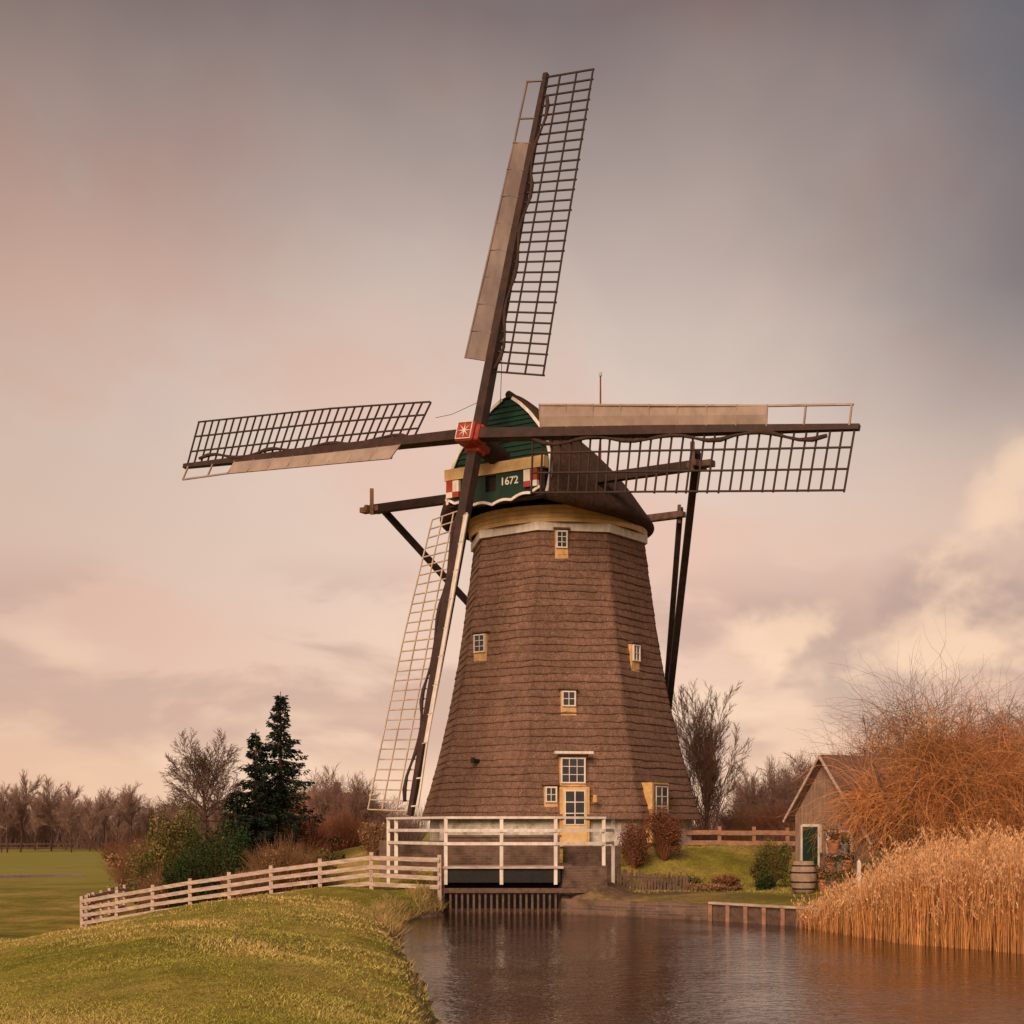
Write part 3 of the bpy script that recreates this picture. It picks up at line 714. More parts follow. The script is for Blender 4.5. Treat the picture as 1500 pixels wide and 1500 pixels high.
for i,(px,d,zz) in enumerate(((1206,38.6,0),(1219,38.4,0),(1233,38.7,0),(1246,38.3,0),(1216,39.1,.5),(1230,39.1,.5),(1240,39.1,.5),(1221,39.1,1.0),(1237,39.1,1.0),(1264,38.2,0),(1276,38.3,0),(1290,38.2,0),(1226,37.9,0),(1240,37.6,0),(1272,37.6,0),(1256,38.6,0))):
    x,y=at(px,1300,d)[:2]; z=Hz(x,y)+zz
    if i in(1,5,8,10,13):
        if buc is None:
            m=MB(); m.tube([(x,y,z),(x,y,z+.28),(x,y,z+.28),(x,y,z+.30)],[.11,.15,.165,.165],14)
            buc=mk(m,'metal_bucket',M_zinc,origin=(x,y,z),label='grey zinc bucket with green plant beside the shed',cat='bucket',group='buckets by the shed')
            r_=np.random.default_rng(6); c=r_.normal(size=(140,3))*[.10,.10,.10]+[x,y,z+.38]; v_,f_=quads(c,.08,r_)
            npobj('plant',v_,f_,M_fol,np.repeat(r_.uniform(.6,1.3,(140,1))*[[.08,.09,.03]],4,0),parent=buc)
        else: copything(buc,(x,y,z),i*1.1,.8+.1*(i%4))
    elif pot is None:
        m=MB(); m.tube([(x,y,z),(x,y,z+.26),(x,y,z+.26),(x,y,z+.32)],[.12,.17,.19,.19],12)
        pot=mk(m,'flower_pot',M_terra,origin=(x,y,z),label='terracotta flower pot with dry plant beside the shed',cat='flower pot',group='flower pots by the shed')
        r_=np.random.default_rng(5); c=r_.normal(size=(160,3))*[.12,.12,.12]+[x,y,z+.45]; v_,f_=quads(c,.09,r_)
        npobj('plant',v_,f_,M_fol,np.repeat(r_.uniform(.4,1.3,(160,1))*[[.24,.12,.05]],4,0),parent=pot)
    else: copything(pot,(x,y,z),i*1.1,.75+.12*(i%4))
x,y=at(1228,1300,39.15)[:2]; z=Hz(x,y)
rk=thing('plant_rack',(x,y,z),'brown timber shelf rack holding pots against the shed','shelf')
m=MB()
for zz in(.47,.97): m.abox((x,y,z+zz),(.9,.4,.04))
for sx in(-.43,.43):
    for sy in(-.17,.17): m.abox((x+sx,y+sy,z+.5),(.05,.05,1.05))
mk(m,'shelf_frame',M_wooddk,rk)
m=MB(); x,y=at(1258,1300,37.4)[:2]; z=Hz(x,y); m.beam((x,y,z-.1),(x,y,z+.85),.09,.09); m.add([(x-.045,y-.045,z+.85),(x+.045,y-.045,z+.85),(x+.045,y+.045,z+.85),(x-.045,y+.045,z+.85),(x,y,z+.93)],[[0,1,4],[1,2,4],[2,3,4],[3,0,4]])
mk(m,'marker_post',M_white,origin=(x,y,z),label='short white wooden post with pointed top in the garden',cat='post')
fh=thing('farmhouse',(-15.5,112,-1),'distant farmhouse with reddish pitched roof among bare trees','house')
m=MB(); m.abox((-15.0,114,.5),(5.6,7,3.0)); mk(m,'wall',M_farwall,fh)
m=MB(); m.add([(-18.1,110,1.9),(-11.9,110,1.9),(-11.9,118,1.9),(-18.1,118,1.9),(-17.3,114,5.0),(-12.7,114,5.0)],[[0,1,5,4],[2,3,4,5],[1,2,5],[3,0,4],[3,2,1,0]]); mk(m,'roof',M_farroof,fh)
m=MB(); m.abox((-13.7,114,5.2),(.5,.5,1.2)); mk(m,'chimney',M_farwall,fh)

# ------------------------------------------------------------------ vegetation
def grow(rg,p,d,L,r,lev,mx,out,prm):
    K=5; pts=[p]; dd=d.copy(); step=L/(K-1)
    for k in range(K-1):
        dd=nrm(dd+rg.normal(size=3)*prm['wob']+V((0,0,prm['up']*(.3 if lev else .0)))); pts.append(pts[-1]+dd*step)
    out[lev].append((pts,[r*(1-.75*k/(K-1))+.002 for k in range(K)]) if lev else (pts,[r*(1-.6*k/(K-1)) for k in range(K)]))
    if lev>=mx: return
    n=prm['n'][lev]
    for i in range(n):
        t=prm['t0'][lev]+(1-prm['t0'][lev])*(i+rg.uniform(0,1))/n; t=min(t,.99)*(K-1); k=int(t); q=pts[k]+(pts[k+1]-pts[k])*(t-k)
        loc=nrm(pts[min(k+1,K-1)]-pts[k]); rv=rg.normal(size=3); rv-=loc*(rv@loc); rv=nrm(rv)
        lohi=prm['spr'] if lev==0 else (.7,1.3)
        sp=prm['sp'][lev]*rg.uniform(*lohi); nd=nrm(loc*math.cos(sp)+rv*math.sin(sp))
        l=L*prm['ls'][lev]*rg.uniform(.75,1.15)*((1.15-.45*t/(K-1)) if lev or not prm.get('even') else 1.0); grow(rg,q,nd,l,max(r*prm['rs']*(1-.5*t/(K-1)),prm.get('rmin',.006)),lev+1,mx,out,prm)
DEF=dict(wob=.10,up=.25,n=[9,6,6,5],t0=[.25,.2,.15,.1],sp=[.75,.65,.6,.6],ls=[.55,.55,.5,.45],rs=.42,rmin=.012,spr=(.7,1.2))
def bare_tree(name,x,y,h,seed,label,cat='tree',prm=None,mx=4,tr=None,col=(.11,.055,.042),group=None,trunkfrac=.62,z=None):
    rg=np.random.default_rng(seed); q=dict(DEF); q.update(prm or {}); out=[[] for _ in range(mx+1)]
    z=Hz(x,y)-.1 if z is None else z; r=tr or h*.022
    grow(rg,V((x,y,z)),V((0,0,1)),h*trunkfrac,r,0,mx,out,q)
    t=MB(); t.tube(out[0][0][0],out[0][0][1],8)
    root=mk(t,name,M_bark,origin=(x,y,z),smooth=True,label=label,cat=cat,group=group)
    allp=[b_ for lv in out[1:] for b_ in lv]; P=np.array([b_[0] for b_ in allp]); Rr=np.array([b_[1] for b_ in allp])
    v_,f_=prisms(P,Rr,rg); cc=np.repeat(rg.uniform(.75,1.35,(len(P),1))*np.array([col]),v_.shape[0]//len(P),0)
    npobj('crown',v_,f_,M_fol,cc,parent=root); return root
x,y=at(300,0,88)[:2]
bare_tree('bare_tree',x,y,9.2,11,'leafless round-crowned tree standing in the meadow',prm=dict(n=[26,10,8,5],t0=[.62,.15,.15,.1],up=.03,rmin=.010,sp=[1.1,.6,.6,.6],spr=(.1,1.5),even=1,ls=[.54,.46,.48,.5],wob=.08),trunkfrac=.62,tr=.16,col=(.15,.086,.068))
x,y=at(1036,0,72)[:2]
bare_tree('bare_tree',x,y,9.3,29,'leafless fan-shaped tree behind the garden fence',prm=dict(n=[30,12,8,5],t0=[.08,.15,.1,.1],sp=[.55,.42,.42,.45],spr=(.15,1.25),even=1,up=.18,rmin=.0065,ls=[.98,.34,.46,.5],rs=.36,wob=.05),trunkfrac=.46,tr=.12,col=(.20,.11,.082))
grp='bare trees along the meadow edge'
def tmpl(i,x,y,h,prm,col,tf=.5): 
    return bare_tree('bare_tree',x,y,h,100+i,'small leafless tree in a distant row',prm=prm,mx=3,group=grp,col=col,tr=h*.011,trunkfrac=tf)
x,y=at(475,0,112)[:2]
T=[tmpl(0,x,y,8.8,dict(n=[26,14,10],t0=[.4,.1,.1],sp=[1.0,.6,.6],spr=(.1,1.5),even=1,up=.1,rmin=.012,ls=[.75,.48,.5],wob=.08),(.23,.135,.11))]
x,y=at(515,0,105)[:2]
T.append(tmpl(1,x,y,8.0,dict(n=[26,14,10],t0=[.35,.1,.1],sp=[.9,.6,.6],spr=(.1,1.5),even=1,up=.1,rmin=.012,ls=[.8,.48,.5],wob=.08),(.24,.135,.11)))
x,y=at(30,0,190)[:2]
T.append(tmpl(2,x,y,11,dict(n=[26,12,9],t0=[.25,.1,.1],sp=[.6,.5,.5],spr=(.3,1.3),up=.25,rmin=.018,ls=[.36,.5,.5],wob=.08),(.28,.17,.14),.78))  # distance haze put into the lighter twig colour, on both far trees
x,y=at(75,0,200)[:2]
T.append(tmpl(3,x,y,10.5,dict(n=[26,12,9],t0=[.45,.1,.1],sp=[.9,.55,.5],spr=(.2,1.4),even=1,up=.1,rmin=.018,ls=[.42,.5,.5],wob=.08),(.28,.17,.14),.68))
rl=random.Random(12)
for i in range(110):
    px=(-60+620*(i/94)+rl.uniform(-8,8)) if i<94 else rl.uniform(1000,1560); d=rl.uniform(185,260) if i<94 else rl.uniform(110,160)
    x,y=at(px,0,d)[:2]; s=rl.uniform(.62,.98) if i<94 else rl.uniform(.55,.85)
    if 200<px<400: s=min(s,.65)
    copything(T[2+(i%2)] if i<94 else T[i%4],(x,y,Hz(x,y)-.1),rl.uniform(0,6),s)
for px,d,s in((448,120,.95),(1110,88,.75),(1150,84,.75),(1090,95,.7),(1180,80,.75),(1205,88,.85),(1460,60,.85),(1530,62,.9),(1395,62,.8),(1340,66,.85),(1500,56,.8)):
    x,y=at(px,0,d)[:2]; copything(T[int(px)%2],(x,y,Hz(x,y)-.1),px,s)
def twigmass(name,spec,seed,col,label,n,rmin=.03,kind='stuff'):
    rg=np.random.default_rng(seed); P=[]
    for (x0,y0,x1,y1,h,dep) in spec:
        k=int(n*abs(x1-x0)/sum(abs(s[2]-s[0]) for s in spec)); t=rg.uniform(0,1,k)
        bx_=x0+(x1-x0)*t; by_=y0+(y1-y0)*t+rg.uniform(-dep,dep,k); bz_=H(bx_,by_)-.1
        hm=h*(.70+.15*np.sin(bx_*.35+seed)+.13*np.sin(bx_*.9+1.3))*rg.uniform(.35,1.15,k)
        lean=rg.normal(size=(k,2))*.35; K=4; pts=np.zeros((k,K,3))
        for j in range(K):
            q=j/(K-1); pts[:,j,0]=bx_+lean[:,0]*hm*q+rg.normal(size=k)*.08*hm*q; pts[:,j,1]=by_+lean[:,1]*hm*q; pts[:,j,2]=bz_+hm*q
        P.append(pts)
    P=np.concatenate(P); N=len(P); Rr=np.tile(np.linspace(1,.3,4),(N,1))*rmin
    v_,f_=prisms(P,Rr,rg); c=np.repeat(rg.uniform(.5,1.5,(N,1))*np.array([col]),12,0)
    return npobj(name,v_,f_,M_fol,c,label=label,cat='hedge',kind=kind)
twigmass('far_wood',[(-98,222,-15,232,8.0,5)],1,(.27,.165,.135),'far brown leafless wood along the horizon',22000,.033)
twigmass('far_wood',[(15,130,75,115,6.0,4)],2,(.23,.13,.10),'brown leafless thicket behind the garden',14000,.026)
twigmass('hedge',[(-22,100,-8,98,3.0,2)],3,(.26,.095,.065),'reddish leafless hedge beside the farmhouse',6000,.018)
twigmass('hedge',[(6.6,66,17,64,2.2,1)],4,(.19,.095,.068),'brown leafless hedge behind the garden fence',6000,.011)

def bush(name,x,y,rx,ry,h,n,size,pal,seed,label,cat='bush',twigs=150,z=None,lumps=14,tw=.009,group=None,asp=.6):
    rg=np.random.default_rng(seed); z=Hz(x,y)-.05 if z is None else z
    r=thing(name,(x,y,z),label,cat,group)
    th_=rg.uniform(0,2*np.pi,lumps); rr=np.sqrt(rg.uniform(0,1,lumps))*.7; zz=rg.uniform(.22,.85,lumps)
    shr=np.sqrt(np.clip(1-(zz-.3)**2,0.1,1)); cx=np.cos(th_)*rr*rx*shr; cy=np.sin(th_)*rr*ry*shr; lr=rg.uniform(.22,.4,lumps)
    li=rg.integers(0,lumps,n); d=rg.normal(size=(n,3)); d/=np.linalg.norm(d,axis=1,keepdims=True); rad_=rg.uniform(.35,1.05,n)**.6
    C=np.stack([cx[li]+d[:,0]*rad_*lr[li]*rx,cy[li]+d[:,1]*rad_*lr[li]*ry,zz[li]*h+d[:,2]*rad_*lr[li]*h*.7],1)
    C[:,2]=np.abs(C[:,2]); C+=[x,y,z]
    v_,f_=quads(C,rg.uniform(.6,1.3,n)*size,rg,asp); pal=np.array(pal)
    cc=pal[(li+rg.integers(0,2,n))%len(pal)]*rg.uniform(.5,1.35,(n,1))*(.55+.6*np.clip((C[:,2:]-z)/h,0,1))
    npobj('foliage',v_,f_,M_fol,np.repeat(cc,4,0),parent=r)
    k=twigs; a=rg.uniform(0,2*np.pi,k); l=rg.uniform(.7,1.15,k); P=np.zeros((k,4,3)); out=np.sqrt(rg.uniform(0,1,k))
    for j in range(4):
        q=j/3; P[:,j,0]=x+np.cos(a)*out*rx*q**1.2*l; P[:,j,1]=y+np.sin(a)*out*ry*q**1.2*l; P[:,j,2]=z+h*q*l*(1.05-.3*out)
    P[:,1:]+=rg.normal(size=(k,3,3))*.05*h
    v_,f_=prisms(P,np.tile([1,.8,.6,.3],(k,1))*tw,rg); npobj('stems',v_,f_,M_fol,np.tile(np.array([pal.mean(0)*.8+[.04,.015,.01]]),(len(v_),1)),parent=r)
    return r
dkg=[(.022,.042,.014),(.04,.06,.018),(.07,.08,.022)]
olv=[(.14,.135,.032),(.09,.10,.026),(.22,.14,.05)]
brn=[(.28,.15,.075),(.38,.21,.105),(.18,.10,.055)]
rus=[(.29,.10,.05),(.20,.08,.045),(.14,.065,.04)]
def B(name,px,d,rx,h,n,size,pal,seed,label,**k):
    x,y=at(px,0,d)[:2]; return bush(name,x,y,rx,rx*.8,h,n,size,pal,seed,label,**k)
B('bush',250,49.5,1.3,3.8,9500,.10,olv,31,'tall olive green garden bush inside the wooden fence',lumps=20)
B('bush',226,47.5,.95,2.7,5600,.085,olv,32,'olive brown bush beside the wooden fence',twigs=500)
B('bush',300,46.5,1.2,3.2,9500,.085,dkg,33,'dense dark green conifer shrub beside the fence',lumps=26)
B('bush',335,45,1.25,2.8,9000,.075,dkg,34,'dark green shrub behind the fence',lumps=22)
B('bush',278,44.8,.95,2.3,6500,.075,dkg,341,'rounded dark green shrub beside tawny shrubs',lumps=20)
B('bush',238,45.2,.95,1.8,5000,.08,brn,35,'tawny dry shrub leaning over the fence',twigs=600)
B('bush',372,45.5,1.0,2.2,6000,.07,dkg,361,'dark green low conifer shrub under the spruces',lumps=20)
B('bush',365,43.4,.9,1.25,2600,.06,brn,36,'brown twiggy shrub behind the fence rails',twigs=900)
B('bush',412,44.5,1.2,2.1,3600,.06,brn,37,'brown leafless shrub beside the spruce trees',twigs=1500)
B('bush',455,47,1.0,1.7,4200,.07,olv,38,'small olive shrub on the garden slope',twigs=400)
B('bush',440,50,1.2,2.1,3600,.07,rus,39,'rusty brown shrub below the spruce trees',twigs=1200)
B('bush',500,60,1.4,2.0,3000,.08,rus,40,'reddish twiggy shrub on the mound',twigs=1400)
B('bush',547,49,.55,1.35,3400,.06,brn,41,'clipped brown hedge bush beside the mill base',twigs=300,lumps=18)
B('bush',930,46.2,.6,1.65,5200,.06,rus,42,'clipped russet beech bush beside the mill base',twigs=200,lumps=30)
B('bush',972,47,.75,1.75,6500,.06,rus,43,'clipped dark russet beech hedge beside the mill base',twigs=200,lumps=34)
B('bush',1128,42,.75,1.35,4200,.07,olv,44,'olive brown garden shrub on the lawn',twigs=300)
B('bush',1124,40.5,.4,.6,1600,.06,dkg,45,'low dark green shrub by the quay')
B('bush',1062,41,.6,.5,1800,.06,rus,46,'low russet heather clump in the garden bed')
B('bush',1010,40.5,.5,.45,1500,.06,olv,47,'low olive plant clump in the garden bed')
B('bush',1040,39.2,.9,.28,1500,.05,brn,471,'low straw brown ground plants along the bank')
B('bush',970,40.6,.6,.35,1400,.05,olv,472,'low green plants beside the stake fence')
B('bush',1250,39.6,.5,.9,2200,.06,brn,473,'dry brown border plant beside the shed',twigs=300)
B('bush',1196,40.4,.3,.7,1200,.05,olv,474,'small green border plant beside the shed door')
B('bush',1285,38.6,.6,.95,2400,.06,olv,475,'olive border shrub between shed and reeds',twigs=200)
B('bush',1090,76,1.6,2.8,2500,.08,brn,48,'brown shrub beside the garden fence',twigs=1400)
B('bush',1140,70,1.7,2.8,2500,.08,rus,49,'rusty shrub behind the garden fence',twigs=1400)
for i,(px,d,r_,h_) in enumerate(((205,62,1.8,2.2),(262,68,2.0,2.3),(222,80,2.4,2.6),(190,95,2.6,2.6))):
    B('bush',px,d,r_,h_,3200,.12,[brn,olv,brn,rus][i],60+i,'dry brown hedge shrub at the meadow edge',twigs=900)
def spruce(x,y,h,rb,seed,label):
    rg=np.random.default_rng(seed); z=Hz(x,y)-.05
    m=MB(); m.tube([(x,y,z),(x,y,z+h*.5),(x,y,z+h)],[.13,.08,.012],8); root=mk(m,'spruce_tree',M_bark,origin=(x,y,z),smooth=True,label=label,cat='tree')
    C=[];dirs=[];br_=[]
    zz=.2
    while zz<h-.2:
        q=zz/h; Lb=rb*(1-q)**1.1*rg.uniform(.65,1.25)+.08; nb=rg.integers(6,9); a0=rg.uniform(0,6.28)
        for i in range(nb):
            a=a0+6.283*i/nb+rg.normal()*.3; L_=Lb*rg.uniform(.55,1.3); P=[]; z_=zz+rg.uniform(-.08,.08)
            for j in range(6):
                t=j/5; P.append((x+math.cos(a)*L_*t,y+math.sin(a)*L_*t,z+z_+.05*L_*t-.55*L_*t*t+ .42*L_*t**3+(.45*L_*t if q>.8 else 0)))
            br_.append(P); P=np.array(P); nd=int(62*L_+10)
            ts=rg.uniform(.02,1,nd)**.8*5; k=np.minimum(ts.astype(int),4); base=P[k]+(P[k+1]-P[k])*(ts-k)[:,None]
            side=rg.normal(size=nd)*.15*L_*(1.15-ts/5); base[:,0]-=math.sin(a)*side; base[:,1]+=math.cos(a)*side; base[:,2]-=np.abs(side)*.6+rg.uniform(-.03,.09,nd)
            C.append(base); dr=np.stack([math.cos(a)*.9+rg.normal(size=nd)*.5,math.sin(a)*.9+rg.normal(size=nd)*.5,-.4+rg.normal(size=nd)*.35],1); dirs.append(dr)
        zz+=rg.uniform(.11,.18)*(1+.35*q)
    C=np.concatenate(C);D=np.concatenate(dirs);D/=np.linalg.norm(D,axis=1,keepdims=True)
    S=np.cross(D,rg.normal(size=D.shape)); S/=np.linalg.norm(S,axis=1,keepdims=True); ln=rg.uniform(.09,.20,(len(C),1))
    v_=np.stack([C-S*.028,C+D*ln*.6+S*.030,C+D*ln,C+D*ln*.5-S*.030],1).reshape(-1,3); f_=np.arange(len(v_)).reshape(-1,4)
    c=np.repeat(rg.uniform(.5,1.5,(len(C),1))*[[.017,.026,.016]],4,0)
    npobj('crown',v_,f_,M_fol,c,parent=root)
    br_=np.array(br_); v_,f_=prisms(br_,np.tile(np.linspace(.018,.004,6),(len(br_),1)),rg); npobj('branches',v_,f_,M_bark,None,parent=root)
x,y=at(411,0,50)[:2]; spruce(x,y,6.95-Hz(x,y),1.85,71,'tall dark green spruce tree rising above garden shrubs')
x,y=at(375,0,49)[:2]; spruce(x,y,5.6-Hz(x,y),1.6,72,'slimmer dark green spruce tree beside the taller one')
x,y=at(345,0,48)[:2]; spruce(x,y,3.8-Hz(x,y),1.6,73,'short dark green spruce beside the bigger spruces')
def willow(name,px,d,w,h,n,seed,col,label,curl=.35,rmin=.0065):
    rg=np.random.default_rng(seed); x,y=at(px,0,d)[:2]; z=Hz(x,y)-.05
    m=MB()
    for i in range(7):
        a=i*.93+seed; m.tube([(x,y,z),(x+math.cos(a)*w*.12,y+math.sin(a)*w*.12,z+h*.25),(x+math.cos(a)*w*.25,y+math.sin(a)*w*.25,z+h*.5),(x+math.cos(a+.3)*w*.36,y+math.sin(a+.3)*w*.36,z+h*.68)],[.12,.08,.05,.02],7)
    root=mk(m,name,M_bark,origin=(x,y,z),smooth=True,label=label,cat='tree')
    K=9; nc=44; ca=rg.uniform(0,2*np.pi,nc); cr=np.sqrt(rg.uniform(0,1,nc)); ch=rg.uniform(.28,.92,nc)*np.sqrt(1-cr**2*.6)
    ci=rg.integers(0,nc,n); a=ca[ci]+rg.normal(size=n)*.22; R0=np.clip(cr[ci]+rg.normal(size=n)*.09,0,1.05)
    st=np.stack([x+np.cos(a)*R0*w*.38,y+np.sin(a)*R0*w*.32,z+h*np.clip(ch[ci]+rg.normal(size=n)*.06,.08,.95)],1)
    d0=np.stack([np.cos(a)*.7,np.sin(a)*.7,rg.uniform(-.1,1.2,n)],1)+rg.normal(size=(n,3))*.6; d0/=np.linalg.norm(d0,axis=1,keepdims=True)
    L_=rg.uniform(.15,.56,n)*h; P=np.zeros((n,K,3)); P[:,0]=st; dd=d0.copy(); cv=rg.normal(size=(n,3))*curl*.65; cv[:,2]-=curl*1.05
    for k in range(1,K):
        dd=dd+cv*.42+rg.normal(size=(n,3))*.2; dd/=np.linalg.norm(dd,axis=1,keepdims=True); P[:,k]=P[:,k-1]+dd*(L_/(K-1))[:,None]
    P[:,:,2]=np.maximum(P[:,:,2],z)
    v_,f_=prisms(P,np.tile(np.linspace(1,.3,K),(n,1))*rmin,rg); cb=rg.uniform(.5,1.35,nc)[ci][:,None]; cc=np.repeat(cb*rg.uniform(.4,1.5,(n,1))*np.array([col]),K*3,0)
    npobj('crown',v_,f_,M_fol,cc,parent=root); return root
willow('willow_tree',1366,41,5.0,5.2,4300,81,(.60,.26,.10),'orange curly twigged willow over the shed roof',curl=.42,rmin=.006)
willow('willow_tree',1455,41.5,5.2,4.9,3600,82,(.54,.23,.10),'orange brown bare willow thicket beside the reeds',curl=.4,rmin=.006)
willow('willow_tree',1300,45.5,4.2,5.3,1300,83,(.42,.20,.11),'loose bare willow arching over the shed roof',curl=.3)
willow('willow_tree',1370,48,8,6.3,2600,84,(.34,.18,.125),'tall thin branched bare willow behind the thicket',curl=.18)
willow('willow_tree',1530,44,5,4.9,2800,85,(.42,.19,.10),'brown bare willow beside the thicket',curl=.38)
# reeds
rg=np.random.default_rng(90); n=6200
t=rg.uniform(0,1,n)**.8; 
px_=1165+t*430; dmax=np.interp(px_,[1165,1250,1400,1600],[33.0,31.8,31,31]); dmin=np.interp(px_,[1165,1230,1320,1500,1600],[32.0,30.0,27.6,25.3,24.5])
d_=dmin+(dmax-dmin)*rg.uniform(0,1,n)**1.1; X=(px_-750)*d_/F; Y=d_
clump=1+.08*np.sin(X*2.3+Y*1.1)+.10*np.sin(X*5.1-Y*2.7)
hh=np.interp(px_,[1165,1215,1270,1330,1430,1600],[.5,.8,1.25,1.68,1.80,1.82])*(1-.62*rg.uniform(0,1,n)**1.3)*clump*rg.uniform(.88,1.2,n)
keep=rg.uniform(0,1,n)<np.interp(px_,[1165,1230,1270,1340],[.16,.32,.55,1]); X,Y,hh,d_=X[keep],Y[keep],hh[keep],d_[keep]; n=len(X)
K=6; P=np.zeros((n,K,3)); lean=rg.normal(size=(n,2))*.075+[.03,0]; 
for k in range(K):
    q=k/(K-1); P[:,k,0]=X+lean[:,0]*hh*q**1.9; P[:,k,1]=Y+lean[:,1]*hh*q**1.9; P[:,k,2]=-.2+(hh+.2)*(q-.03*q**4)
v1,f1=prisms(P,np.tile(np.linspace(.0072,.0035,K),(n,1)),rg)
c1=np.repeat(rg.uniform(.45,1.4,(n,1))*[[.72,.33,.12]],K*3,0)
nl=n*4; li=rg.integers(0,n,nl); q=rg.uniform(.12,.8,nl)*(K-1); k=q.astype(int); bs=P[li,k]+(P[li,k+1]-P[li,k])*(q-k)[:,None]
a=rg.uniform(0,2*np.pi,nl); ll=rg.uniform(.2,.5,nl); o=np.stack([np.cos(a)*.22,np.sin(a)*.22,rg.uniform(.6,1,nl)],1)*ll[:,None]; sd_=np.stack([-np.sin(a),np.cos(a),0*a],1)*.0052
v2=np.stack([bs-sd_,bs+sd_,bs+o*.6+sd_,bs+o],1).reshape(-1,3); f2=np.arange(nl*4).reshape(-1,4); c2=np.repeat(rg.uniform(.4,1.3,(nl,1))*[[.68,.31,.11]],4,0)
npl=n*14; pi=np.repeat(np.arange(n),14); tq=rg.uniform(0,1,npl); side=np.sign(lean[pi,0])
bs=P[pi,-1]+np.stack([rg.normal(size=npl)*.014+side*.10*tq**1.5,rg.normal(size=npl)*.016,(tq-.5)*.28-.04*tq**2],1)
dv=np.stack([side*.4+rg.normal(size=npl)*.3,rg.normal(size=npl)*.3,1.0+0*tq],1); dv/=np.linalg.norm(dv,axis=1,keepdims=True); sv_=np.cross(dv,rg.normal(size=(npl,3))); sv_/=np.linalg.norm(sv_,axis=1,keepdims=True); l3=rg.uniform(.04,.09,(npl,1))
v3=np.stack([bs-dv*l3*.5,bs+sv_*.007,bs+dv*l3*.5,bs-sv_*.007],1).reshape(-1,3); f3=np.arange(npl*4).reshape(-1,4); c3=np.repeat(rg.uniform(.6,1.3,(npl,1))*[[.72,.41,.22]],4,0)
npobj('reeds',np.concatenate([v1,v2,v3]),np.concatenate([f1,f2+len(v1),f3+len(v1)+len(v2)]),M_fol,np.concatenate([c1,c2,c3]),label='tall golden orange reeds growing along the canal edge',cat='reeds',kind='stuff')
# grass
def grass(n,seed,xr,yr,hl,wl,name,colfn=None,label='short green and straw meadow grass on the dike',cond=None,hfn=None):
    rg=np.random.default_rng(seed)
    u=rg.uniform(0,1,n); Y=1/(1/yr[1]+(1/yr[0]-1/yr[1])*u); tx=rg.uniform(xr[0],xr[1],n); X=tx*Y
    s=sdist(X,Y); k=(s>.06)
    if cond is not None: k&=cond(X,Y,s)
    X,Y,s=X[k],Y[k],s[k]; Z=H(X,Y); n=len(X)
    pn=np.sin(X*1.1+Y*.6)+np.sin(X*.5-Y*.9+1.7)+np.sin(X*2.7+Y*1.9)*.6+np.sin(X*.35+Y*.3+1)*.8+rg.normal(size=n)*.6
    sc=(.8+Y/22)[:,None]; h=rg.uniform(*hl,n)[:,None]*(1+.25*pn[:,None].clip(-1.5,2))*np.sqrt(sc); w=rg.uniform(*wl,n)[:,None]*sc
    a=rg.uniform(0,2*np.pi,n); S=np.stack([np.cos(a),np.sin(a),0*a],1)*w; ln=rg.normal(size=(n,2))*.7
    B0=np.stack([X,Y,Z-.01],1); T_=B0+np.concatenate([ln*h,h*.95],1)
    v=np.stack([B0-S,B0+S,T_],1).reshape(-1,3); f=np.arange(3*n).reshape(-1,3)
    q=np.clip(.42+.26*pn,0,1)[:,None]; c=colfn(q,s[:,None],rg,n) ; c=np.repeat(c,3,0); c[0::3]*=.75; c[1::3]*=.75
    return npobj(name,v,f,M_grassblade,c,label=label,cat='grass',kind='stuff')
gc=np.array([[.33,.315,.050]]); dc_=np.array([[.68,.48,.18]])
grass(200000,5,(-.40,.0),(8.5,42),(.014,.034),(.004,.008),'grass',colfn=lambda q,s,r,n:(gc*(1-q**1.5)+dc_*q**1.5)*r.uniform(.55,1.3,(n,1)),cond=lambda X,Y,s:(X<1.2))
grass(26000,6,(.08,.26),(34,60),(.015,.04),(.004,.008),'grass',colfn=lambda q,s,r,n:(gc*(1-q*.5)+dc_*q*.5)*r.uniform(.5,1.0,(n,1)),cond=lambda X,Y,s:(s>1.0)&(Y>38.5),label='mown green garden lawn around the mill mound')
st=np.array([[.60,.38,.17]])
grass(16000,8,(-.12,.02),(9,38),(.05,.15),(.003,.006),'dry_grass',colfn=lambda q,s,r,n:(st*(.4+.6*q)+gc*(.6-.5*q))*r.uniform(.5,1.2,(n,1)),cond=lambda X,Y,s:(X<-.2)&(X>-4)&(s<.12+.10*np.sin(Y*2.3)),label='long straw coloured grass hanging over the canal bank')
grass(18000,9,(-.095,-.045),(28,37.2),(.06,.19),(.003,.0055),'dry_grass',colfn=lambda q,s,r,n:(st*(.45+.5*q)+gc*(.45-.4*q))*r.uniform(.5,1.2,(n,1)),cond=lambda X,Y,s:(s<.9*(.35+.65*np.clip((Y-27)/7,0,1))*(.75+.45*np.sin(Y*3.1+X*5))),label='dry straw coloured tufts on the bank near the sluice')

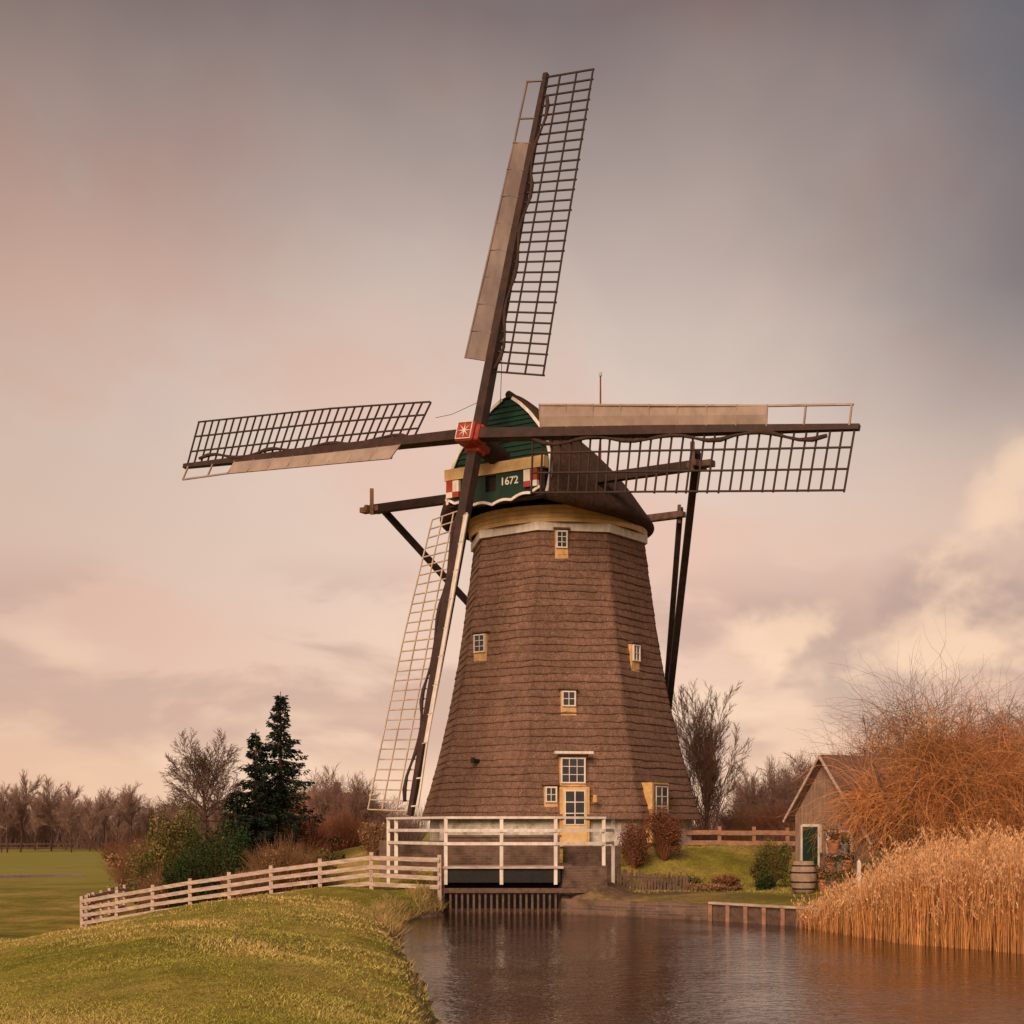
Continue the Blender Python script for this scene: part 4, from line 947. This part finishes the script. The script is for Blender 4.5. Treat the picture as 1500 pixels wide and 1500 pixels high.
# ------------------------------------------------------------------ world
wd=bpy.data.worlds.new('World'); scene.world=wd; wd.use_nodes=True; nt=wd.node_tree; L=nt.links
bg=nt.nodes['Background']
SUN_EL=math.radians(27); SAZ=math.radians(18)
tc=nn('ShaderNodeTexCoord'); sp=nn('ShaderNodeSeparateXYZ'); L.new(tc.outputs['Generated'],sp.inputs[0])
def Mt(op,a,b_=None,c=None,clamp=False):
    n=nn('ShaderNodeMath',operation=op); n.use_clamp=clamp
    for i,v in enumerate((a,b_,c)):
        if v is None: continue
        if isinstance(v,(int,float)): n.inputs[i].default_value=v
        else: L.new(v,n.inputs[i])
    return n.outputs[0]
A=Mt('DIVIDE',Mt('ARCTAN2',sp.outputs[0],sp.outputs[1]),math.radians(19.4))
E=Mt('DIVIDE',Mt('ARCSINE',sp.outputs[2]),math.radians(29.6))
def sstep(v,a,b_): 
    n=nn('ShaderNodeMapRange'); n.interpolation_type='SMOOTHSTEP'; n.inputs[1].default_value=a; n.inputs[2].default_value=b_; L.new(v,n.inputs[0]); return n.outputs[0]
def vec(x,y,z=0.0):
    c=nn('ShaderNodeCombineXYZ')
    for i,v in enumerate((x,y,z)):
        if isinstance(v,(int,float)): c.inputs[i].default_value=v
        else: L.new(v,c.inputs[i])
    return c.outputs[0]
def wn_(v,scale,det=4,ro=.55,dist=0):
    n=nn('ShaderNodeTexNoise'); n.inputs['Scale'].default_value=scale; n.inputs['Detail'].default_value=det; n.inputs['Roughness'].default_value=ro; n.inputs['Distortion'].default_value=dist; L.new(v,n.inputs[0]); return n.outputs[0]
def rgb(c):
    n=nn('ShaderNodeRGB'); n.outputs[0].default_value=(*c,1); return n.outputs[0]
E01=Mt('MULTIPLY',E,.5)
warp=wn_(vec(Mt('MULTIPLY',A,.8),Mt('MULTIPLY',E,1.2)),1.3,4,.55)
Ew=Mt('ADD',E01,Mt('MULTIPLY',Mt('SUBTRACT',warp,.5),.10))
base=ramp(Ew,[(0,(.92,.62,.44)),(.05,(.87,.59,.43)),(.14,(.79,.57,.455)),(.25,(.735,.58,.485)),(.32,(.64,.51,.435)),(.40,(.44,.34,.30)),(.5,(.200,.154,.147)),(.8,(.16,.14,.145)),(1,(.16,.14,.145))]).outputs[0]
lm_=sstep(Mt('ABSOLUTE',Mt('SUBTRACT',A,.05)),.15,1.25)
c=mixc(Mt('MULTIPLY',lm_,.58),base,rgb((.77,.655,.60)),'MULTIPLY').outputs[2]
bm=Mt('MULTIPLY',sstep(Mt('ADD',A,Mt('MULTIPLY',Mt('SUBTRACT',warp,.5),.6)),.40,1.15),Mt('MULTIPLY',sstep(E,.36,.72),.85))
c=mixc(bm,c,rgb((.085,.108,.14))).outputs[2]
wv=wn_(vec(Mt('ADD',A,Mt('MULTIPLY',E,-.7)),Mt('ADD',Mt('MULTIPLY',E,2.2),Mt('MULTIPLY',A,.5)),3.1),1.5,7,.52,.3)
wf=Mt('MULTIPLY',Mt('MULTIPLY',sstep(wv,.42,.66),.62),sstep(E,.12,.4))
hs=nn('ShaderNodeMix',data_type='RGBA',blend_type='MULTIPLY'); L.new(wf,hs.inputs[0]); L.new(c,hs.inputs[6]); hs.inputs[7].default_value=(1.05,.84,.78,1); c=hs.outputs[2]
wf2=Mt('MULTIPLY',Mt('MULTIPLY',sstep(wv,.50,.34),.35),sstep(E,.3,.6))
c=mixc(wf2,c,rgb((.86,.87,.90)),'MULTIPLY').outputs[2]
sv=wn_(vec(Mt('MULTIPLY',A,1.0),Mt('MULTIPLY',E,4.2),1.7),2.0,8,.54,.35)
sm=Mt('MULTIPLY',sstep(sv,.43,.56),Mt('MULTIPLY',sstep(E,.38,.27),sstep(E,.05,.13)))
c=mixc(Mt('MULTIPLY',sm,.70),c,rgb((.56,.355,.29))).outputs[2]
sv2=wn_(vec(Mt('MULTIPLY',A,1.0),Mt('MULTIPLY',E,3.6),5.7),2.1,7,.5,.35)
sm2=Mt('MULTIPLY',sstep(sv2,.48,.66),Mt('MULTIPLY',sstep(E,.34,.15),.6))
c=mixc(sm2,c,rgb((.95,.68,.48))).outputs[2]
def blob(ax,ex,rx,ry):
    dx=Mt('DIVIDE',Mt('SUBTRACT',A,ax),rx); dy=Mt('DIVIDE',Mt('SUBTRACT',E,ex),ry)
    return Mt('SUBTRACT',1.0,Mt('ADD',Mt('MULTIPLY',dx,dx),Mt('MULTIPLY',dy,dy)),clamp=True)
bl=Mt('MAXIMUM',blob(.82,.24,.44,.15),blob(1.25,.34,.42,.24))
cn=lambda o1,o2: wn_(vec(Mt('ADD',A,o1),Mt('MULTIPLY',Mt('ADD',E,o2),1.9),9.2),3.7,9,.5,.15)
n_a=cn(0,0); n_b=cn(.04,-.045)
dens=Mt('ADD',Mt('MULTIPLY',bl,.36),Mt('SUBTRACT',n_a,.60))
cm=Mt('MULTIPLY',sstep(dens,-.03,.17),sstep(bl,.0,.40))
lit=sstep(Mt('SUBTRACT',n_a,n_b),-.10,.13)
cc_=mixc(lit,rgb((.45,.305,.26)),rgb((.98,.68,.46))).outputs[2]
c=mixc(Mt('MULTIPLY',cm,.66),c,cc_).outputs[2]
sk=nn('ShaderNodeTexSky'); sk.sky_type='NISHITA'; sk.sun_disc=False; sk.sun_elevation=SUN_EL; sk.sun_rotation=math.radians(180+18)
sc_=mixc(1.0,sk.outputs[0],rgb((.008,.007,.006)),'MULTIPLY').outputs[2]
c=mixc(1.0,c,sc_,'ADD').outputs[2]
L.new(c,bg.inputs['Color']); bg.inputs['Strength'].default_value=1.0
sun=bpy.data.lights.new('sun','SUN'); sun.energy=3.6; sun.angle=math.radians(32); sun.color=(1,.74,.51)
so_=bpy.data.objects.new('sun',sun); link(so_)
dirv=Vector((-math.sin(SAZ)*math.cos(SUN_EL),-math.cos(SAZ)*math.cos(SUN_EL),math.sin(SUN_EL)))
so_.rotation_euler=dirv.to_track_quat('Z','Y').to_euler(); so_.location=(0,0,60)
cd=bpy.data.cameras.new('camera'); cam=bpy.data.objects.new('camera',cd); link(cam)
cam.location=(0,0,EYE); cam.rotation_euler=(math.radians(90),0,0)
cd.sensor_width=36; cd.lens=F/1500*36; cd.shift_y=(HY-750)/1500; cd.clip_end=8000; cd.clip_start=.1
scene.camera=cam
scene.view_settings.view_transform='Standard'; scene.view_settings.look='None'; scene.view_settings.exposure=0
